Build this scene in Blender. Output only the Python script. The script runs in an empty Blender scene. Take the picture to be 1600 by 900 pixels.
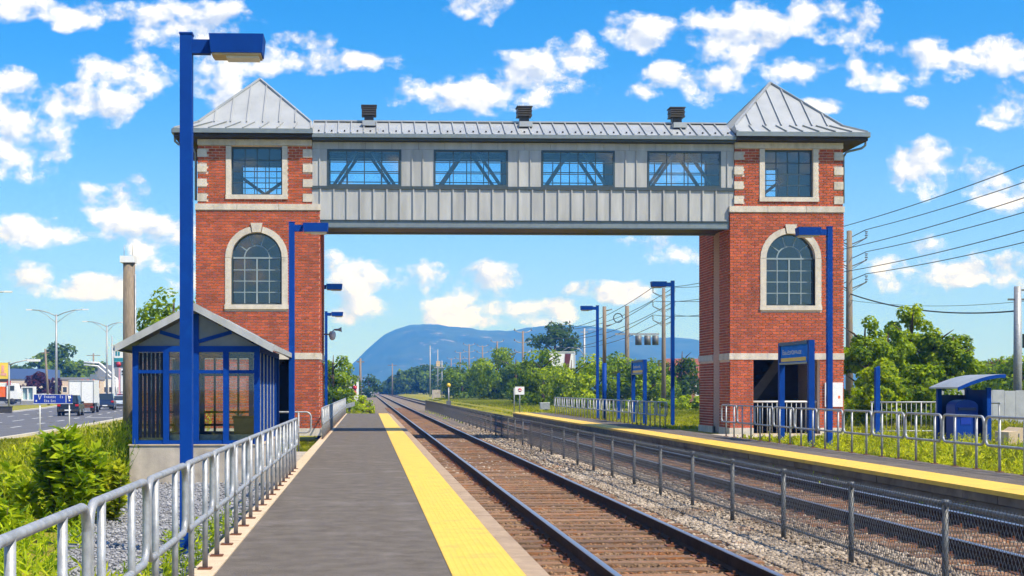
import bpy, math, random
import numpy as np
from mathutils import Vector, Matrix
random.seed(7); rng = np.random.default_rng(7)
SC = bpy.context.scene
COL = SC.collection
R = math.radians

# ------------------------------------------------------------------ camera
cam_d = bpy.data.cameras.new('camera'); cam = bpy.data.objects.new('camera', cam_d); COL.objects.link(cam)
cam.location = (0, 0, 1.62); cam.rotation_euler = (R(90), 0, -R(1.918))
cam_d.sensor_width = 36; cam_d.lens = 2150 / 1600 * 36
cam_d.shift_x = 154 / 1600; cam_d.shift_y = 158 / 1600
cam_d.clip_start = .1; cam_d.clip_end = 30000
SC.camera = cam
SC.view_settings.view_transform = 'Standard'; SC.view_settings.look = 'None'
SC.view_settings.exposure = 0.5; SC.view_settings.gamma = 1
SC.view_settings.use_curve_mapping = False
SC.render.engine = 'CYCLES'
SC.cycles.use_denoising = True
SC.cycles.max_bounces = 7; SC.cycles.diffuse_bounces = 3; SC.cycles.glossy_bounces = 3
SC.cycles.transparent_max_bounces = 24; SC.cycles.transmission_bounces = 4; SC.cycles.volume_bounces = 0
SC.cycles.caustics_reflective = False; SC.cycles.caustics_refractive = False
SC.cycles.sample_clamp_indirect = 6
SC.cycles.use_adaptive_sampling = True; SC.cycles.adaptive_threshold = .025; SC.cycles.adaptive_min_samples = 12

# ------------------------------------------------------------------ sun
SUN = Vector((.45, -.40, .80)).normalized()          # towards the sun: right of and behind the photographer
sun_d = bpy.data.lights.new('sun', 'SUN'); sun = bpy.data.objects.new('sun', sun_d); COL.objects.link(sun)
sun_d.energy = 5.0; sun_d.angle = R(.53); sun_d.color = (1, .93, .82)
sun.rotation_euler = SUN.to_track_quat('Z', 'Y').to_euler(); sun.location = (40, -40, 60)

# ------------------------------------------------------------------ world: sky with fair-weather clouds
world = bpy.data.worlds.new('World'); SC.world = world; world.use_nodes = True
def build_world():
    nt = world.node_tree; N = nt.nodes; L = nt.links; N.clear()
    def nd(t, **k):
        n = N.new(t)
        for a, b in k.items(): setattr(n, a, b)
        return n
    def put(sock, v):
        if hasattr(v, 'is_linked') or isinstance(v, bpy.types.NodeSocket): L.new(v, sock)
        else: sock.default_value = v
    def m(op, a, b=0., c=None, clamp=False):
        n = nd('ShaderNodeMath', operation=op, use_clamp=clamp); put(n.inputs[0], a); put(n.inputs[1], b)
        if c is not None: put(n.inputs[2], c)
        return n.outputs[0]
    def vm(op, a, b=(0, 0, 0)):
        n = nd('ShaderNodeVectorMath', operation=op); put(n.inputs[0], a); put(n.inputs[1], b)
        return n.outputs['Value'] if op in ('DOT_PRODUCT', 'LENGTH') else n.outputs[0]
    def mr(x, a, b, c=0., d=1., smooth=True):
        n = nd('ShaderNodeMapRange', interpolation_type='SMOOTHSTEP' if smooth else 'LINEAR')
        for s, v in zip(n.inputs[:5], (x, a, b, c, d)): put(s, v)
        return n.outputs[0]
    def mixc(f, a, b, t='MIX'):
        n = nd('ShaderNodeMix', data_type='RGBA', blend_type=t)
        put(n.inputs[0], f); put(n.inputs[6], a); put(n.inputs[7], b)
        return n.outputs[2]
    tc = nd('ShaderNodeTexCoord').outputs['Generated']
    sep = nd('ShaderNodeSeparateXYZ'); L.new(tc, sep.inputs[0]); X, Y, Z = sep.outputs
    # clear sky; low air is thinned so that it reads as the deep summer blue of the photograph
    zz = m('ADD', m('MULTIPLY', m('MAXIMUM', Z, 0.), 1.0), .07)
    cv = nd('ShaderNodeCombineXYZ'); L.new(X, cv.inputs[0]); L.new(Y, cv.inputs[1]); L.new(zz, cv.inputs[2])
    sky = nd('ShaderNodeTexSky', sky_type='NISHITA', sun_disc=False)
    sky.sun_elevation = math.asin(SUN.z); sky.sun_rotation = math.atan2(SUN.x, SUN.y)
    sky.air_density = 1.0; sky.dust_density = .25; sky.ozone_density = 2.5; sky.altitude = 100
    L.new(vm('NORMALIZE', cv.outputs[0]), sky.inputs[0])
    hs = nd('ShaderNodeHueSaturation'); hs.inputs['Saturation'].default_value = 1.48; hs.inputs['Value'].default_value = 1.22
    hs.inputs['Hue'].default_value = .507
    L.new(sky.outputs[0], hs.inputs['Color'])
    # clouds: direction in tangent units along the railway (u to the right, v up)
    yy = m('MAXIMUM', m('ABSOLUTE', Y), .05)
    u = m('DIVIDE', X, yy); v = m('DIVIDE', Z, yy)
    uv = nd('ShaderNodeCombineXYZ'); L.new(u, uv.inputs[0]); L.new(v, uv.inputs[1]); L.new(Y, uv.inputs[2]); uv = uv.outputs[0]
    blobs = [(290,78,85,62),(190,112,62,26),(430,98,80,24),(470,68,38,14),(20,14,48,22),(120,24,78,20),(125,168,72,28),
      (18,128,30,20),(20,215,66,48),(185,333,58,36),(70,362,90,24),(245,372,70,32),(42,440,58,24),(140,448,66,18),(740,8,48,24),
      (580,95,40,14),(745,145,90,28),(830,120,70,34),(910,82,52,30),(992,50,52,28),(1165,62,72,56),(1120,128,95,24),
      (1300,28,58,38),(1225,100,70,26),(1045,112,30,18),(1480,84,105,26),(1400,108,62,22),(1565,68,62,20),(1462,262,66,34),(1570,292,56,28),
      (1580,160,46,28),(1450,412,72,34),(1500,425,60,20),(1595,430,34,26),(565,436,56,32),(652,436,56,28),(755,448,74,28),(735,478,76,18),
      (575,482,66,24),(842,480,62,18),(1030,388,64,20),(720,498,60,10),(360,160,36,15),(1440,155,24,10),(1290,160,34,12),
      (960,455,70,14),(330,420,90,30),(1240,420,80,26),
      (-120,160,120,60),(1760,150,110,60)]
    q = None
    for (px, py, rx, ry) in blobs:
        sx, sy = 2150 / (rx * 1.25), 2150 / (ry * 1.3)
        d = nd('ShaderNodeVectorMath', operation='MULTIPLY_ADD'); L.new(uv, d.inputs[0]); d.inputs[1].default_value = (sx, sy, 0)
        d.inputs[2].default_value = (-(px - 574) / 2150 * sx, -(608 - py) / 2150 * sy, 0); d = d.outputs[0]
        l = vm('DOT_PRODUCT', d, d)
        q = l if q is None else m('MINIMUM', q, l)
    q = m('SUBTRACT', 1., q)
    q = m('MAXIMUM', q, -1.6)
    # the rest of the dome carries the same kind of clouds without the placed ones
    pz = m('ADD', m('MAXIMUM', Z, 0.), .12)
    plane = vm('MULTIPLY', nd_v(nd, L, m('DIVIDE', X, pz), m('DIVIDE', Y, pz)), (1, 1, 1))
    g = nd('ShaderNodeTexNoise', noise_dimensions='2D'); g.inputs['Scale'].default_value = .85; g.inputs['Detail'].default_value = 2
    L.new(plane, g.inputs['Vector'])
    gen = m('MULTIPLY', m('SUBTRACT', g.outputs[0], .56), 9.)
    outside = mr(m('MAXIMUM', m('ABSOLUTE', m('SUBTRACT', u, .1)), m('MULTIPLY', m('SUBTRACT', v, .02), 2.2)), .56, .75)
    outside = m('MAXIMUM', outside, mr(Y, .3, .0))
    nmix = nd('ShaderNodeMix', data_type='FLOAT'); put(nmix.inputs[0], outside); put(nmix.inputs[2], q); put(nmix.inputs[3], gen); q = nmix.outputs[0]
    # billow detail
    wv = vm('MULTIPLY', uv, (1., 1.35, .1))
    n1 = nd('ShaderNodeTexNoise', noise_dimensions='2D'); n1.inputs['Scale'].default_value = 26; n1.inputs['Detail'].default_value = 7; n1.inputs['Roughness'].default_value = .56
    n1.inputs['Distortion'].default_value = .05
    L.new(wv, n1.inputs['Vector'])
    n2 = nd('ShaderNodeTexNoise', noise_dimensions='2D'); n2.inputs['Scale'].default_value = 26; n2.inputs['Detail'].default_value = 4; n2.inputs['Roughness'].default_value = .6
    n2.inputs['Distortion'].default_value = .05
    L.new(vm('ADD', wv, (.006, .010, 0)), n2.inputs['Vector'])
    den = m('ADD', m('MULTIPLY', q, .85), m('MULTIPLY', m('SUBTRACT', n1.outputs[0], .52), 4.4))
    a = mr(den, -.12, .85)
    horizon = mr(Z, .0, .03)
    a = m('MULTIPLY', a, mr(Z, -.01, .02, .0, .95))
    lit = m('ADD', .50, m('ADD', m('MULTIPLY', m('SUBTRACT', n1.outputs[0], n2.outputs[0]), 4.2), m('MULTIPLY', q, .22)), clamp=True)
    ccol = mixc(lit, (3.5, 4.0, 5.1, 1), (6.9, 6.8, 6.7, 1))
    # thin bright veil low over the horizon
    veil = mr(Z, .0, .24, .6, 0.)
    base = mixc(veil, hs.outputs[0], (2.35, 3.65, 7.4, 1))
    out = mixc(m('MULTIPLY', a, .97), base, ccol)
    bg = nd('ShaderNodeBackground'); bg.inputs['Strength'].default_value = .135; L.new(out, bg.inputs[0])
    o = nd('ShaderNodeOutputWorld'); L.new(bg.outputs[0], o.inputs[0])
def nd_v(nd, L, x, y):
    n = nd('ShaderNodeCombineXYZ'); L.new(x, n.inputs[0]); L.new(y, n.inputs[1]); return n.outputs[0]
build_world()
world.cycles.sampling_method = 'MANUAL'; world.cycles.sample_map_resolution = 256

# ------------------------------------------------------------------ materials
MATS = {}
def mat(name, col, rough=.6, metal=0., var=.12, scale=6., bump=0., bscale=60., rnd=0., col2=None, spec=.5, isl=0., stretch=(1, 1, 1), detail=5, stain=None, grain=0., streak=0.):
    """Principled surface: colour drifts between two tones by noise on the object's place, plus fine relief."""
    if name in MATS: return MATS[name]
    mt = bpy.data.materials.new(name); mt.use_nodes = True; nt = mt.node_tree; N = nt.nodes; L = nt.links
    p = N['Principled BSDF']; p.inputs['Roughness'].default_value = rough; p.inputs['Metallic'].default_value = metal
    p.inputs['Specular IOR Level'].default_value = spec
    geo = N.new('ShaderNodeNewGeometry')
    mp = N.new('ShaderNodeMapping'); mp.inputs['Scale'].default_value = stretch; L.new(geo.outputs['Position'], mp.inputs[0])
    no = N.new('ShaderNodeTexNoise'); no.inputs['Scale'].default_value = scale; no.inputs['Detail'].default_value = detail; no.inputs['Roughness'].default_value = .6
    L.new(mp.outputs[0], no.inputs['Vector'])
    c1 = tuple(c * (1 - var) for c in col) if col2 is None else col
    c2 = tuple(min(c * (1 + var), 1) for c in col) if col2 is None else col2
    rp = N.new('ShaderNodeValToRGB'); rp.color_ramp.elements[0].position = .32; rp.color_ramp.elements[1].position = .68
    rp.color_ramp.elements[0].color = (*c1, 1); rp.color_ramp.elements[1].color = (*c2, 1)
    L.new(no.outputs[0], rp.inputs[0]); out = rp.outputs[0]
    if stain:
        scol, ssc, lo, hi = stain
        sn = N.new('ShaderNodeTexNoise'); sn.inputs['Scale'].default_value = ssc; sn.inputs['Detail'].default_value = 6; sn.inputs['Roughness'].default_value = .7
        L.new(mp.outputs[0], sn.inputs['Vector'])
        rr = N.new('ShaderNodeMapRange'); rr.inputs[1].default_value = lo; rr.inputs[2].default_value = hi; L.new(sn.outputs[0], rr.inputs[0])
        mx = N.new('ShaderNodeMix'); mx.data_type = 'RGBA'; L.new(rr.outputs[0], mx.inputs[0]); L.new(out, mx.inputs[6]); mx.inputs[7].default_value = (*scol, 1); out = mx.outputs[2]
    for amt, gs, st in ((grain, 140., (1, 1, 1)), (streak, 3.2, (1, 1, .10))):
        if not amt: continue
        gmp = N.new('ShaderNodeMapping'); gmp.inputs['Scale'].default_value = st; L.new(geo.outputs['Position'], gmp.inputs[0])
        gn = N.new('ShaderNodeTexNoise'); gn.inputs['Scale'].default_value = gs; gn.inputs['Detail'].default_value = 3; L.new(gmp.outputs[0], gn.inputs['Vector'])
        gr = N.new('ShaderNodeMapRange'); gr.inputs[1].default_value = .3; gr.inputs[2].default_value = .7; gr.inputs[3].default_value = 1 - amt; gr.inputs[4].default_value = 1 + amt; L.new(gn.outputs[0], gr.inputs[0])
        gh = N.new('ShaderNodeHueSaturation'); L.new(gr.outputs[0], gh.inputs['Value']); L.new(out, gh.inputs['Color']); out = gh.outputs[0]
    if rnd or isl:
        oi = N.new('ShaderNodeObjectInfo')
        ad = N.new('ShaderNodeMath'); ad.operation = 'ADD'; L.new(oi.outputs['Random'], ad.inputs[0]); L.new(geo.outputs['Random Per Island'], ad.inputs[1])
        fr = N.new('ShaderNodeMath'); fr.operation = 'FRACT'; L.new(ad.outputs[0], fr.inputs[0])
        k = max(rnd, isl)
        ml = N.new('ShaderNodeMapRange'); ml.inputs[3].default_value = 1 - k; ml.inputs[4].default_value = 1 + k; L.new(fr.outputs[0], ml.inputs[0])
        hs = N.new('ShaderNodeHueSaturation'); L.new(ml.outputs[0], hs.inputs['Value']); L.new(out, hs.inputs['Color']); out = hs.outputs[0]
    L.new(out, p.inputs['Base Color'])
    if bump:
        bn = N.new('ShaderNodeTexNoise'); bn.inputs['Scale'].default_value = bscale; bn.inputs['Detail'].default_value = 4; L.new(mp.outputs[0], bn.inputs['Vector'])
        bp = N.new('ShaderNodeBump'); bp.inputs['Strength'].default_value = bump; bp.inputs['Distance'].default_value = .02
        L.new(bn.outputs[0], bp.inputs['Height']); L.new(bp.outputs[0], p.inputs['Normal'])
    MATS[name] = mt; return mt
def leafmat(name, a, b, isl=.35, trans=.55):
    if name in MATS: return MATS[name]
    mt = bpy.data.materials.new(name); mt.use_nodes = True; nt = mt.node_tree; N = nt.nodes; L = nt.links
    p = N['Principled BSDF']; p.inputs['Roughness'].default_value = .6; p.inputs['Specular IOR Level'].default_value = .14
    geo = N.new('ShaderNodeNewGeometry')
    no = N.new('ShaderNodeTexNoise'); no.inputs['Scale'].default_value = .9; no.inputs['Detail'].default_value = 3; L.new(geo.outputs['Position'], no.inputs['Vector'])
    ad = N.new('ShaderNodeMath'); ad.operation = 'MULTIPLY_ADD'; L.new(geo.outputs['Random Per Island'], ad.inputs[0]); ad.inputs[1].default_value = .7; 
    sb = N.new('ShaderNodeMath'); sb.operation = 'MULTIPLY_ADD'; L.new(no.outputs[0], sb.inputs[0]); sb.inputs[1].default_value = 1.2; sb.inputs[2].default_value = -.45
    L.new(sb.outputs[0], ad.inputs[2])
    rp = N.new('ShaderNodeValToRGB'); rp.color_ramp.elements[0].position = .1; rp.color_ramp.elements[1].position = .95
    rp.color_ramp.elements[0].color = (*a, 1); rp.color_ramp.elements[1].color = (*b, 1); L.new(ad.outputs[0], rp.inputs[0])
    L.new(rp.outputs[0], p.inputs['Base Color'])
    tr = N.new('ShaderNodeBsdfTranslucent'); L.new(rp.outputs[0], tr.inputs[0])
    mx = N.new('ShaderNodeMixShader'); mx.inputs[0].default_value = trans; L.new(p.outputs[0], mx.inputs[1]); L.new(tr.outputs[0], mx.inputs[2])
    L.new(mx.outputs[0], N['Material Output'].inputs[0]); MATS[name] = mt; return mt
def glassmat(name, tint, refl=.9, rough=.02, ior=1.6):
    if name in MATS: return MATS[name]
    mt = bpy.data.materials.new(name); mt.use_nodes = True; nt = mt.node_tree; N = nt.nodes; L = nt.links; N.remove(N['Principled BSDF'])
    t = N.new('ShaderNodeBsdfTransparent'); t.inputs[0].default_value = (*tint, 1)
    g = N.new('ShaderNodeBsdfGlossy'); g.inputs['Color'].default_value = (refl, refl, refl, 1); g.inputs['Roughness'].default_value = rough
    f = N.new('ShaderNodeFresnel'); f.inputs[0].default_value = ior
    mx = N.new('ShaderNodeMixShader'); L.new(f.outputs[0], mx.inputs[0]); L.new(t.outputs[0], mx.inputs[1]); L.new(g.outputs[0], mx.inputs[2])
    L.new(mx.outputs[0], N['Material Output'].inputs[0]); MATS[name] = mt; return mt

BLUE = mat('blue_paint', (.001, .042, .255), .55, spec=.14, grain=.08, var=.10, scale=3, bump=.03, bscale=25, stain=((.002, .060, .30), 5, .55, .8))
BARD = mat('bar_navy', (.003, .007, .02), .5, spec=.2)
BLUED = mat('navy_paint', (.003, .018, .09), .45, var=.12)
GALV = mat('galvanised_steel', (.33, .34, .35), .5, .3, var=.22, scale=14, bump=.06, bscale=50)
WIREM = mat('woven_wire', (.15, .15, .152), .5, .3)
GALVF = mat('galvanised_fence', (.13, .135, .135), .55, .3, var=.22, scale=14, bump=.05)
ALU = mat('aluminium_panel', (.41, .41, .40), .5, .10, rnd=.06, streak=.14, var=.09, scale=1.2, stretch=(4, 4, .7), bump=.03, bscale=10)
ROOFM = mat('roof_metal', (.37, .385, .39), .45, .25, var=.10, scale=1.5, bump=.04, bscale=8, stain=((.33, .35, .36), 3, .55, .8))
DARKM = mat('dark_trim', (.055, .075, .085), .45, .2, var=.12)
SLATE = mat('blue_grey_trim', (.20, .235, .25), .45, .3, var=.10)
CHAR = mat('charcoal_metal', (.05, .045, .042), .5, .2, var=.2)
STONE = mat('cast_stone', (.56, .50, .42), .8, var=.10, scale=9, bump=.25, bscale=70, stain=((.33, .28, .22), 2.2, .58, .8), rnd=.08, streak=.14)
MORT = mat('mortar', (.80, .60, .47), .9, var=.15, scale=20, bump=.2)
BRICK = mat('red_brick', (.385, .066, .020), .85, var=.25, scale=3.0, bump=.2, bscale=80, rnd=.24, isl=.24, stretch=(1, 1, 1), stain=((.30, .062, .022), .55, .5, .8), streak=.15, col2=(.475, .097, .031))
CONC = mat('weathered_concrete', (.42, .365, .30), .85, var=.14, scale=3, bump=.25, bscale=50, stain=((.24, .20, .16), 1.6, .52, .75), streak=.15, grain=.12)
CONCL = mat('pale_concrete', (.56, .43, .28), .85, var=.14, scale=5, bump=.2, bscale=60)
WOODP = mat('weathered_pole_wood', (.21, .165, .12), .85, var=.28, scale=6, stretch=(8, 8, .8), bump=.35, bscale=30)
WHITE = mat('white_paint', (.74, .74, .73), .5, var=.05)
BLACK = mat('black_rubber', (.018, .018, .02), .7, var=.2)
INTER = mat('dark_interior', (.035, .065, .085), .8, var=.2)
CAVE = mat('shade_dark_concrete', (.045, .042, .038), .9, var=.25, scale=2)  # tone lowered so that shade inside the towers is put into the colour
WINFR = mat('window_frame_teal', (.055, .085, .10), .4, .3, var=.08)
MUNT = mat('pale_muntin', (.27, .33, .35), .45, .2, var=.06)
GLASS = glassmat('tinted_glass', (.86, .96, 1.0), ior=1.75)
GLASSD = glassmat('dark_glass', (.12, .27, .35), ior=2.1)
GLASSC = glassmat('clear_glass', (.92, .95, .95))
GLASSG = mat('smoked_gable_panel', (.16, .17, .18), .25, var=.25, scale=1.2)
REDP = mat('red_print', (.42, .02, .03), .5, var=.1)
YELP = mat('yellow_print', (.75, .48, .04), .5, var=.06)
ORANGE = mat('orange_paint', (.80, .14, .015), .5, var=.06)
SIGNB = mat('sign_blue', (.005, .035, .33), .4, var=.06)
SKYBL = mat('sign_light_blue', (.012, .17, .62), .7, spec=.1, var=.15, scale=5)

# ------------------------------------------------------------------ mesh tools
class MB:
    """Collects boxes, tubes, prisms and sheets in world coordinates."""
    def __init__(s): s.v = []; s.f = []; s.n = 0; s.sm = []
    def add(s, vs, fs, smooth=False):
        s.v.append(np.asarray(vs, float).reshape(-1, 3)); b = s.n
        s.f += [tuple(i + b for i in q) for q in fs]; s.sm += [smooth] * len(fs); s.n += len(s.v[-1]); return s
    def box(s, x0, x1, y0, y1, z0, z1):
        x0, x1 = min(x0, x1), max(x0, x1); y0, y1 = min(y0, y1), max(y0, y1); z0, z1 = min(z0, z1), max(z0, z1)
        return s.add([(x0,y0,z0),(x1,y0,z0),(x1,y1,z0),(x0,y1,z0),(x0,y0,z1),(x1,y0,z1),(x1,y1,z1),(x0,y1,z1)],
            [(0,3,2,1),(4,5,6,7),(0,1,5,4),(1,2,6,5),(2,3,7,6),(3,0,4,7)])
    def hexa(s, p): return s.add(p, [(0,3,2,1),(4,5,6,7),(0,1,5,4),(1,2,6,5),(2,3,7,6),(3,0,4,7)])
    def beam(s, a, b, w, h=None, up=(0, 0, 1)):
        a = Vector(a); b = Vector(b); h = h or w; d = (b - a).normalized(); u = Vector(up)
        if abs(d.dot(u)) > .98: u = Vector((0, 1, 0))
        r = d.cross(u).normalized() * (w / 2); t = r.cross(d).normalized() * (h / 2)
        return s.hexa([a-r-t, a+r-t, b+r-t, b-r-t, a-r+t, a+r+t, b+r+t, b-r+t])
    def tube(s, pts, r, n=8, cap=True, smooth=True):
        pts = [Vector(p) for p in pts]; rs = r if hasattr(r, '__len__') else [r] * len(pts)
        vs = []; prev = None
        for i, p in enumerate(pts):
            d = (pts[min(i+1, len(pts)-1)] - pts[max(i-1, 0)]).normalized()
            if prev is None:
                u = Vector((0, 0, 1)) if abs(d.z) < .9 else Vector((1, 0, 0)); u = (u - d * u.dot(d)).normalized()
            else: u = (prev - d * prev.dot(d)).normalized()
            prev = u; w = d.cross(u)
            for k in range(n):
                a = 2 * math.pi * k / n; vs.append(p + (u * math.cos(a) + w * math.sin(a)) * rs[i])
        fs = []
        for i in range(len(pts) - 1):
            for k in range(n): fs.append((i*n+k, i*n+(k+1)%n, (i+1)*n+(k+1)%n, (i+1)*n+k))
        if cap: fs.append(tuple(range(n-1, -1, -1))); fs.append(tuple((len(pts)-1)*n + k for k in range(n)))
        return s.add(vs, fs, smooth)
    def cyl(s, a, b, r, n=10, r2=None): return s.tube([a, b], [r, r if r2 is None else r2], n)
    def prism(s, poly, axis, a, b):
        """poly of 2D points extruded along an axis: 'y' poly=(x,z); 'x' poly=(y,z); 'z' poly=(x,y)"""
        f = {'y': lambda p, t: (p[0], t, p[1]), 'x': lambda p, t: (t, p[0], p[1]), 'z': lambda p, t: (p[0], p[1], t)}[axis]
        n = len(poly); vs = [f(p, a) for p in poly] + [f(p, b) for p in poly]
        fs = [tuple(range(n)), tuple(range(2*n-1, n-1, -1))] + [(i, i+n, (i+1)%n+n, (i+1)%n) for i in range(n)]
        return s.add(vs, fs)
    def lathe(s, prof, c, n=12):
        vs = []; 
        for (r, z) in prof:
            for k in range(n):
                a = 2*math.pi*k/n; vs.append((c[0]+r*math.cos(a), c[1]+r*math.sin(a), c[2]+z))
        fs = [(i*n+k, i*n+(k+1)%n, (i+1)*n+(k+1)%n, (i+1)*n+k) for i in range(len(prof)-1) for k in range(n)]
        return s.add(vs, fs, True)
    def xf(s, M):
        """apply a 4x4 matrix to all collected so far"""
        M = np.array(M)
        s.v = [np.c_[v, np.ones(len(v))] @ M.T[:, :3] for v in s.v]; return s
    def mesh(s, name, off=(0, 0, 0)):
        me = bpy.data.meshes.new(name)
        V = np.concatenate(s.v) - np.asarray(off) if s.v else np.zeros((0, 3))
        me.from_pydata(V.tolist(), [], s.f)
        if any(s.sm): me.polygons.foreach_set('use_smooth', s.sm)
        me.update(); return me
def fix_normals(me):
    import bmesh
    b = bmesh.new(); b.from_mesh(me); bmesh.ops.recalc_face_normals(b, faces=b.faces); b.to_mesh(me); b.free()
WORLDLOC = {}
def part(name, mb, m, parent=None, loc=None, fix=True):
    """one mesh object; world coordinates become local to the parent's place"""
    pl = WORLDLOC.get(parent.name, (0, 0, 0)) if parent else (0, 0, 0)
    wl = tuple(loc) if loc is not None else pl
    me = mb.mesh(name, wl)
    if fix: fix_normals(me)
    me.materials.append(m)
    o = bpy.data.objects.new(name, me); COL.objects.link(o)
    o.location = [a - b for a, b in zip(wl, pl)]
    if parent: o.parent = parent
    WORLDLOC[o.name] = wl; return o
def tag(o, label, cat=None, group=None, kind=None):
    o['label'] = label
    if cat: o['category'] = cat
    if group: o['group'] = group
    if kind: o['kind'] = kind
    return o
def thing(name, loc, label, cat, group=None):
    o = bpy.data.objects.new(name, None); COL.objects.link(o); o.location = loc; o.empty_display_size = .2
    WORLDLOC[o.name] = tuple(loc); return tag(o, label, cat, group)
def single(name, mb, m, loc, label, cat, group=None):
    return tag(part(name, mb, m, None, loc), label, cat, group)
def struct(name, mb, m, label=None, fix=True, loc=None):
    o = part(name, mb, m, None, loc, fix); o['kind'] = 'structure'
    if label: o['label'] = label
    return o
def copy_tree(o, parent=None):
    c = o.copy(); COL.objects.link(c); WORLDLOC[c.name] = WORLDLOC.get(o.name, (0, 0, 0))
    if parent: c.parent = parent
    for ch in list(o.children):
        if ch.name in KIDS_OK: copy_tree(ch, c)
    return c
class _All:
    def __contains__(s, k): return True
KIDS_OK = _All()
def raw(name, V, F, m, parent=None, smooth=False, nv=4, loc=(0, 0, 0)):
    """fast mesh from numpy arrays, all faces with nv corners"""
    me = bpy.data.meshes.new(name); V = np.asarray(V, np.float32); F = np.asarray(F, np.int32)
    me.vertices.add(len(V)); me.vertices.foreach_set('co', (V - np.asarray(loc, np.float32)).ravel())
    me.loops.add(F.size); me.loops.foreach_set('vertex_index', F.ravel())
    me.polygons.add(len(F)); me.polygons.foreach_set('loop_start', np.arange(0, F.size, nv, dtype=np.int32))
    me.polygons.foreach_set('loop_total', np.full(len(F), nv, np.int32))
    if smooth: me.polygons.foreach_set('use_smooth', np.ones(len(F), bool))
    me.update(calc_edges=True); me.materials.append(m)
    o = bpy.data.objects.new(name, me); COL.objects.link(o); pl = WORLDLOC.get(parent.name, (0, 0, 0)) if parent else (0, 0, 0)
    o.location = [a - b for a, b in zip(loc, pl)]
    if parent: o.parent = parent
    WORLDLOC[o.name] = tuple(loc); return o
# ================================================================== SETTING
def sheet(mb, prof, y0, y1, ny=1):
    """profile (x,z) list swept along y"""
    n = len(prof); vs = []
    for j in range(ny + 1):
        y = y0 + (y1 - y0) * j / ny
        vs += [(x, y, z) for x, z in prof]
    return mb.add(vs, [(j*n+i, j*n+i+1, (j+1)*n+i+1, (j+1)*n+i) for j in range(ny) for i in range(n-1)])

GRASS = mat('verge_grass', (.15, .165, .018), .95, scale=.35, col2=(.34, .29, .04), bump=.6, bscale=9, detail=9, spec=.1, stain=((.24, .16, .055), .8, .55, .72))
gm = MB(); sheet(gm, [(-3900,-.62),(-400,-.62),(-60,-.62),(-9,-.62),(-7,-.52),(-4,-.40),(-1.62,-.36),(-1.56,-.52),(9.46,-.52),(9.6,-.45),(11.62,-.03),(60,-.03),(400,-.03),(3900,-.03)], -2000, 4750, 6)
struct('ground', gm, GRASS, fix=False)

ASPH = mat('platform_asphalt', (.102, .086, .070), .9, spec=.2, scale=3.4, col2=(.152, .130, .110), bump=.6, bscale=70, detail=12, stain=((.19, .165, .15), .8, .54, .74), grain=.35)
def tactile():
    mt = mat('tactile_yellow', (.74, .46, .055), .62, var=.07, scale=3, stain=((.40, .26, .09), 2.0, .54, .80), grain=.10); N = mt.node_tree.nodes; L = mt.node_tree.links
    g = N.new('ShaderNodeNewGeometry'); s = N.new('ShaderNodeSeparateXYZ'); L.new(g.outputs['Position'], s.inputs[0])
    r = []
    for i in (0, 1):
        a = N.new('ShaderNodeMath'); a.operation = 'MULTIPLY'; L.new(s.outputs[i], a.inputs[0]); a.inputs[1].default_value = 2 * math.pi / .062
        b = N.new('ShaderNodeMath'); b.operation = 'SINE'; L.new(a.outputs[0], b.inputs[0]); r.append(b)
    c = N.new('ShaderNodeMath'); c.operation = 'ADD'; L.new(r[0].outputs[0], c.inputs[0]); L.new(r[1].outputs[0], c.inputs[1])
    d = N.new('ShaderNodeMapRange'); d.inputs[1].default_value = .8; d.inputs[2].default_value = 1.6; L.new(c.outputs[0], d.inputs[0])
    bp = N.new('ShaderNodeBump'); bp.inputs['Strength'].default_value = .8; bp.inputs['Distance'].default_value = .006; L.new(d.outputs[0], bp.inputs['Height'])
    L.new(bp.outputs[0], N['Principled BSDF'].inputs['Normal']); return mt
YEL = tactile()

# near platform
COPE = mat('tan_coping', (.36, .255, .165), .88, var=.16, scale=4, bump=.25, bscale=50, stain=((.21, .145, .09), 1.3, .5, .75))
PY0, PY1 = -25, 91.4
pl = struct('platform', MB().box(-1.555, 1.60, PY0, PY1, -.55, -.04), CONC, 'long asphalt platform with a yellow safety strip beside the near track')
part('asphalt', MB().box(-1.33, .735, PY0, PY1-.01, -.10, 0), ASPH, pl)
part('tactile_strip', MB().box(.737, 1.375, PY0, PY1-.01, -.10, .007), YEL, pl)
k = PY0; i = 0
while k < PY1 - .1:                                   # cream kerb stones under the railing, coping along the track side
    e = min(k + 3.05, PY1 - .02)
    part('kerb_stone', MB().box(-1.55, -1.332, k, e - .012, -.10, .012 + .002 * (i % 3)), CONCL, pl)
    part('coping', MB().box(1.378, 1.595, k, e - .014, -.2, -.010 - .002 * (i % 2)), COPE, pl)
    k += 3.05; i += 1

# far platform
P2a, P2b = -20, 89
pf = struct('far_platform', MB().box(9.46, 11.62, P2a, P2b, -.5, .085), CONC, 'narrow platform with yellow edge beyond both tracks')
part('asphalt', MB().box(10.28, 11.60, P2a, P2b-.01, 0, .1), ASPH, pf)
part('tactile_strip', MB().box(9.36, 10.278, P2a, P2b-.01, .035, .106), YEL, pf)
FACE = mat('platform_face', (.14, .105, .07), .9, scale=2.2, col2=(.23, .175, .12), bump=.3, bscale=40, stain=((.07, .05, .035), 1.5, .5, .75), rnd=.12)
def blocks(name, L, z0, z1, x0, x1, ya, yb):
    me = MB().box(x0 - 9.4, x1 - 9.4, 0, L - .015, 0, z1 - z0).mesh(name); fix_normals(me); me.materials.append(FACE)
    y = ya
    while y < yb - L * .5:
        o = bpy.data.objects.new(name, me); COL.objects.link(o); o.parent = pf; o.location = (9.4 + random.uniform(-.006, .006), y, z0); y += L
blocks('edge_block', 1.22, -.10, .033, 9.385, 9.46, 8, P2b)
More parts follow.
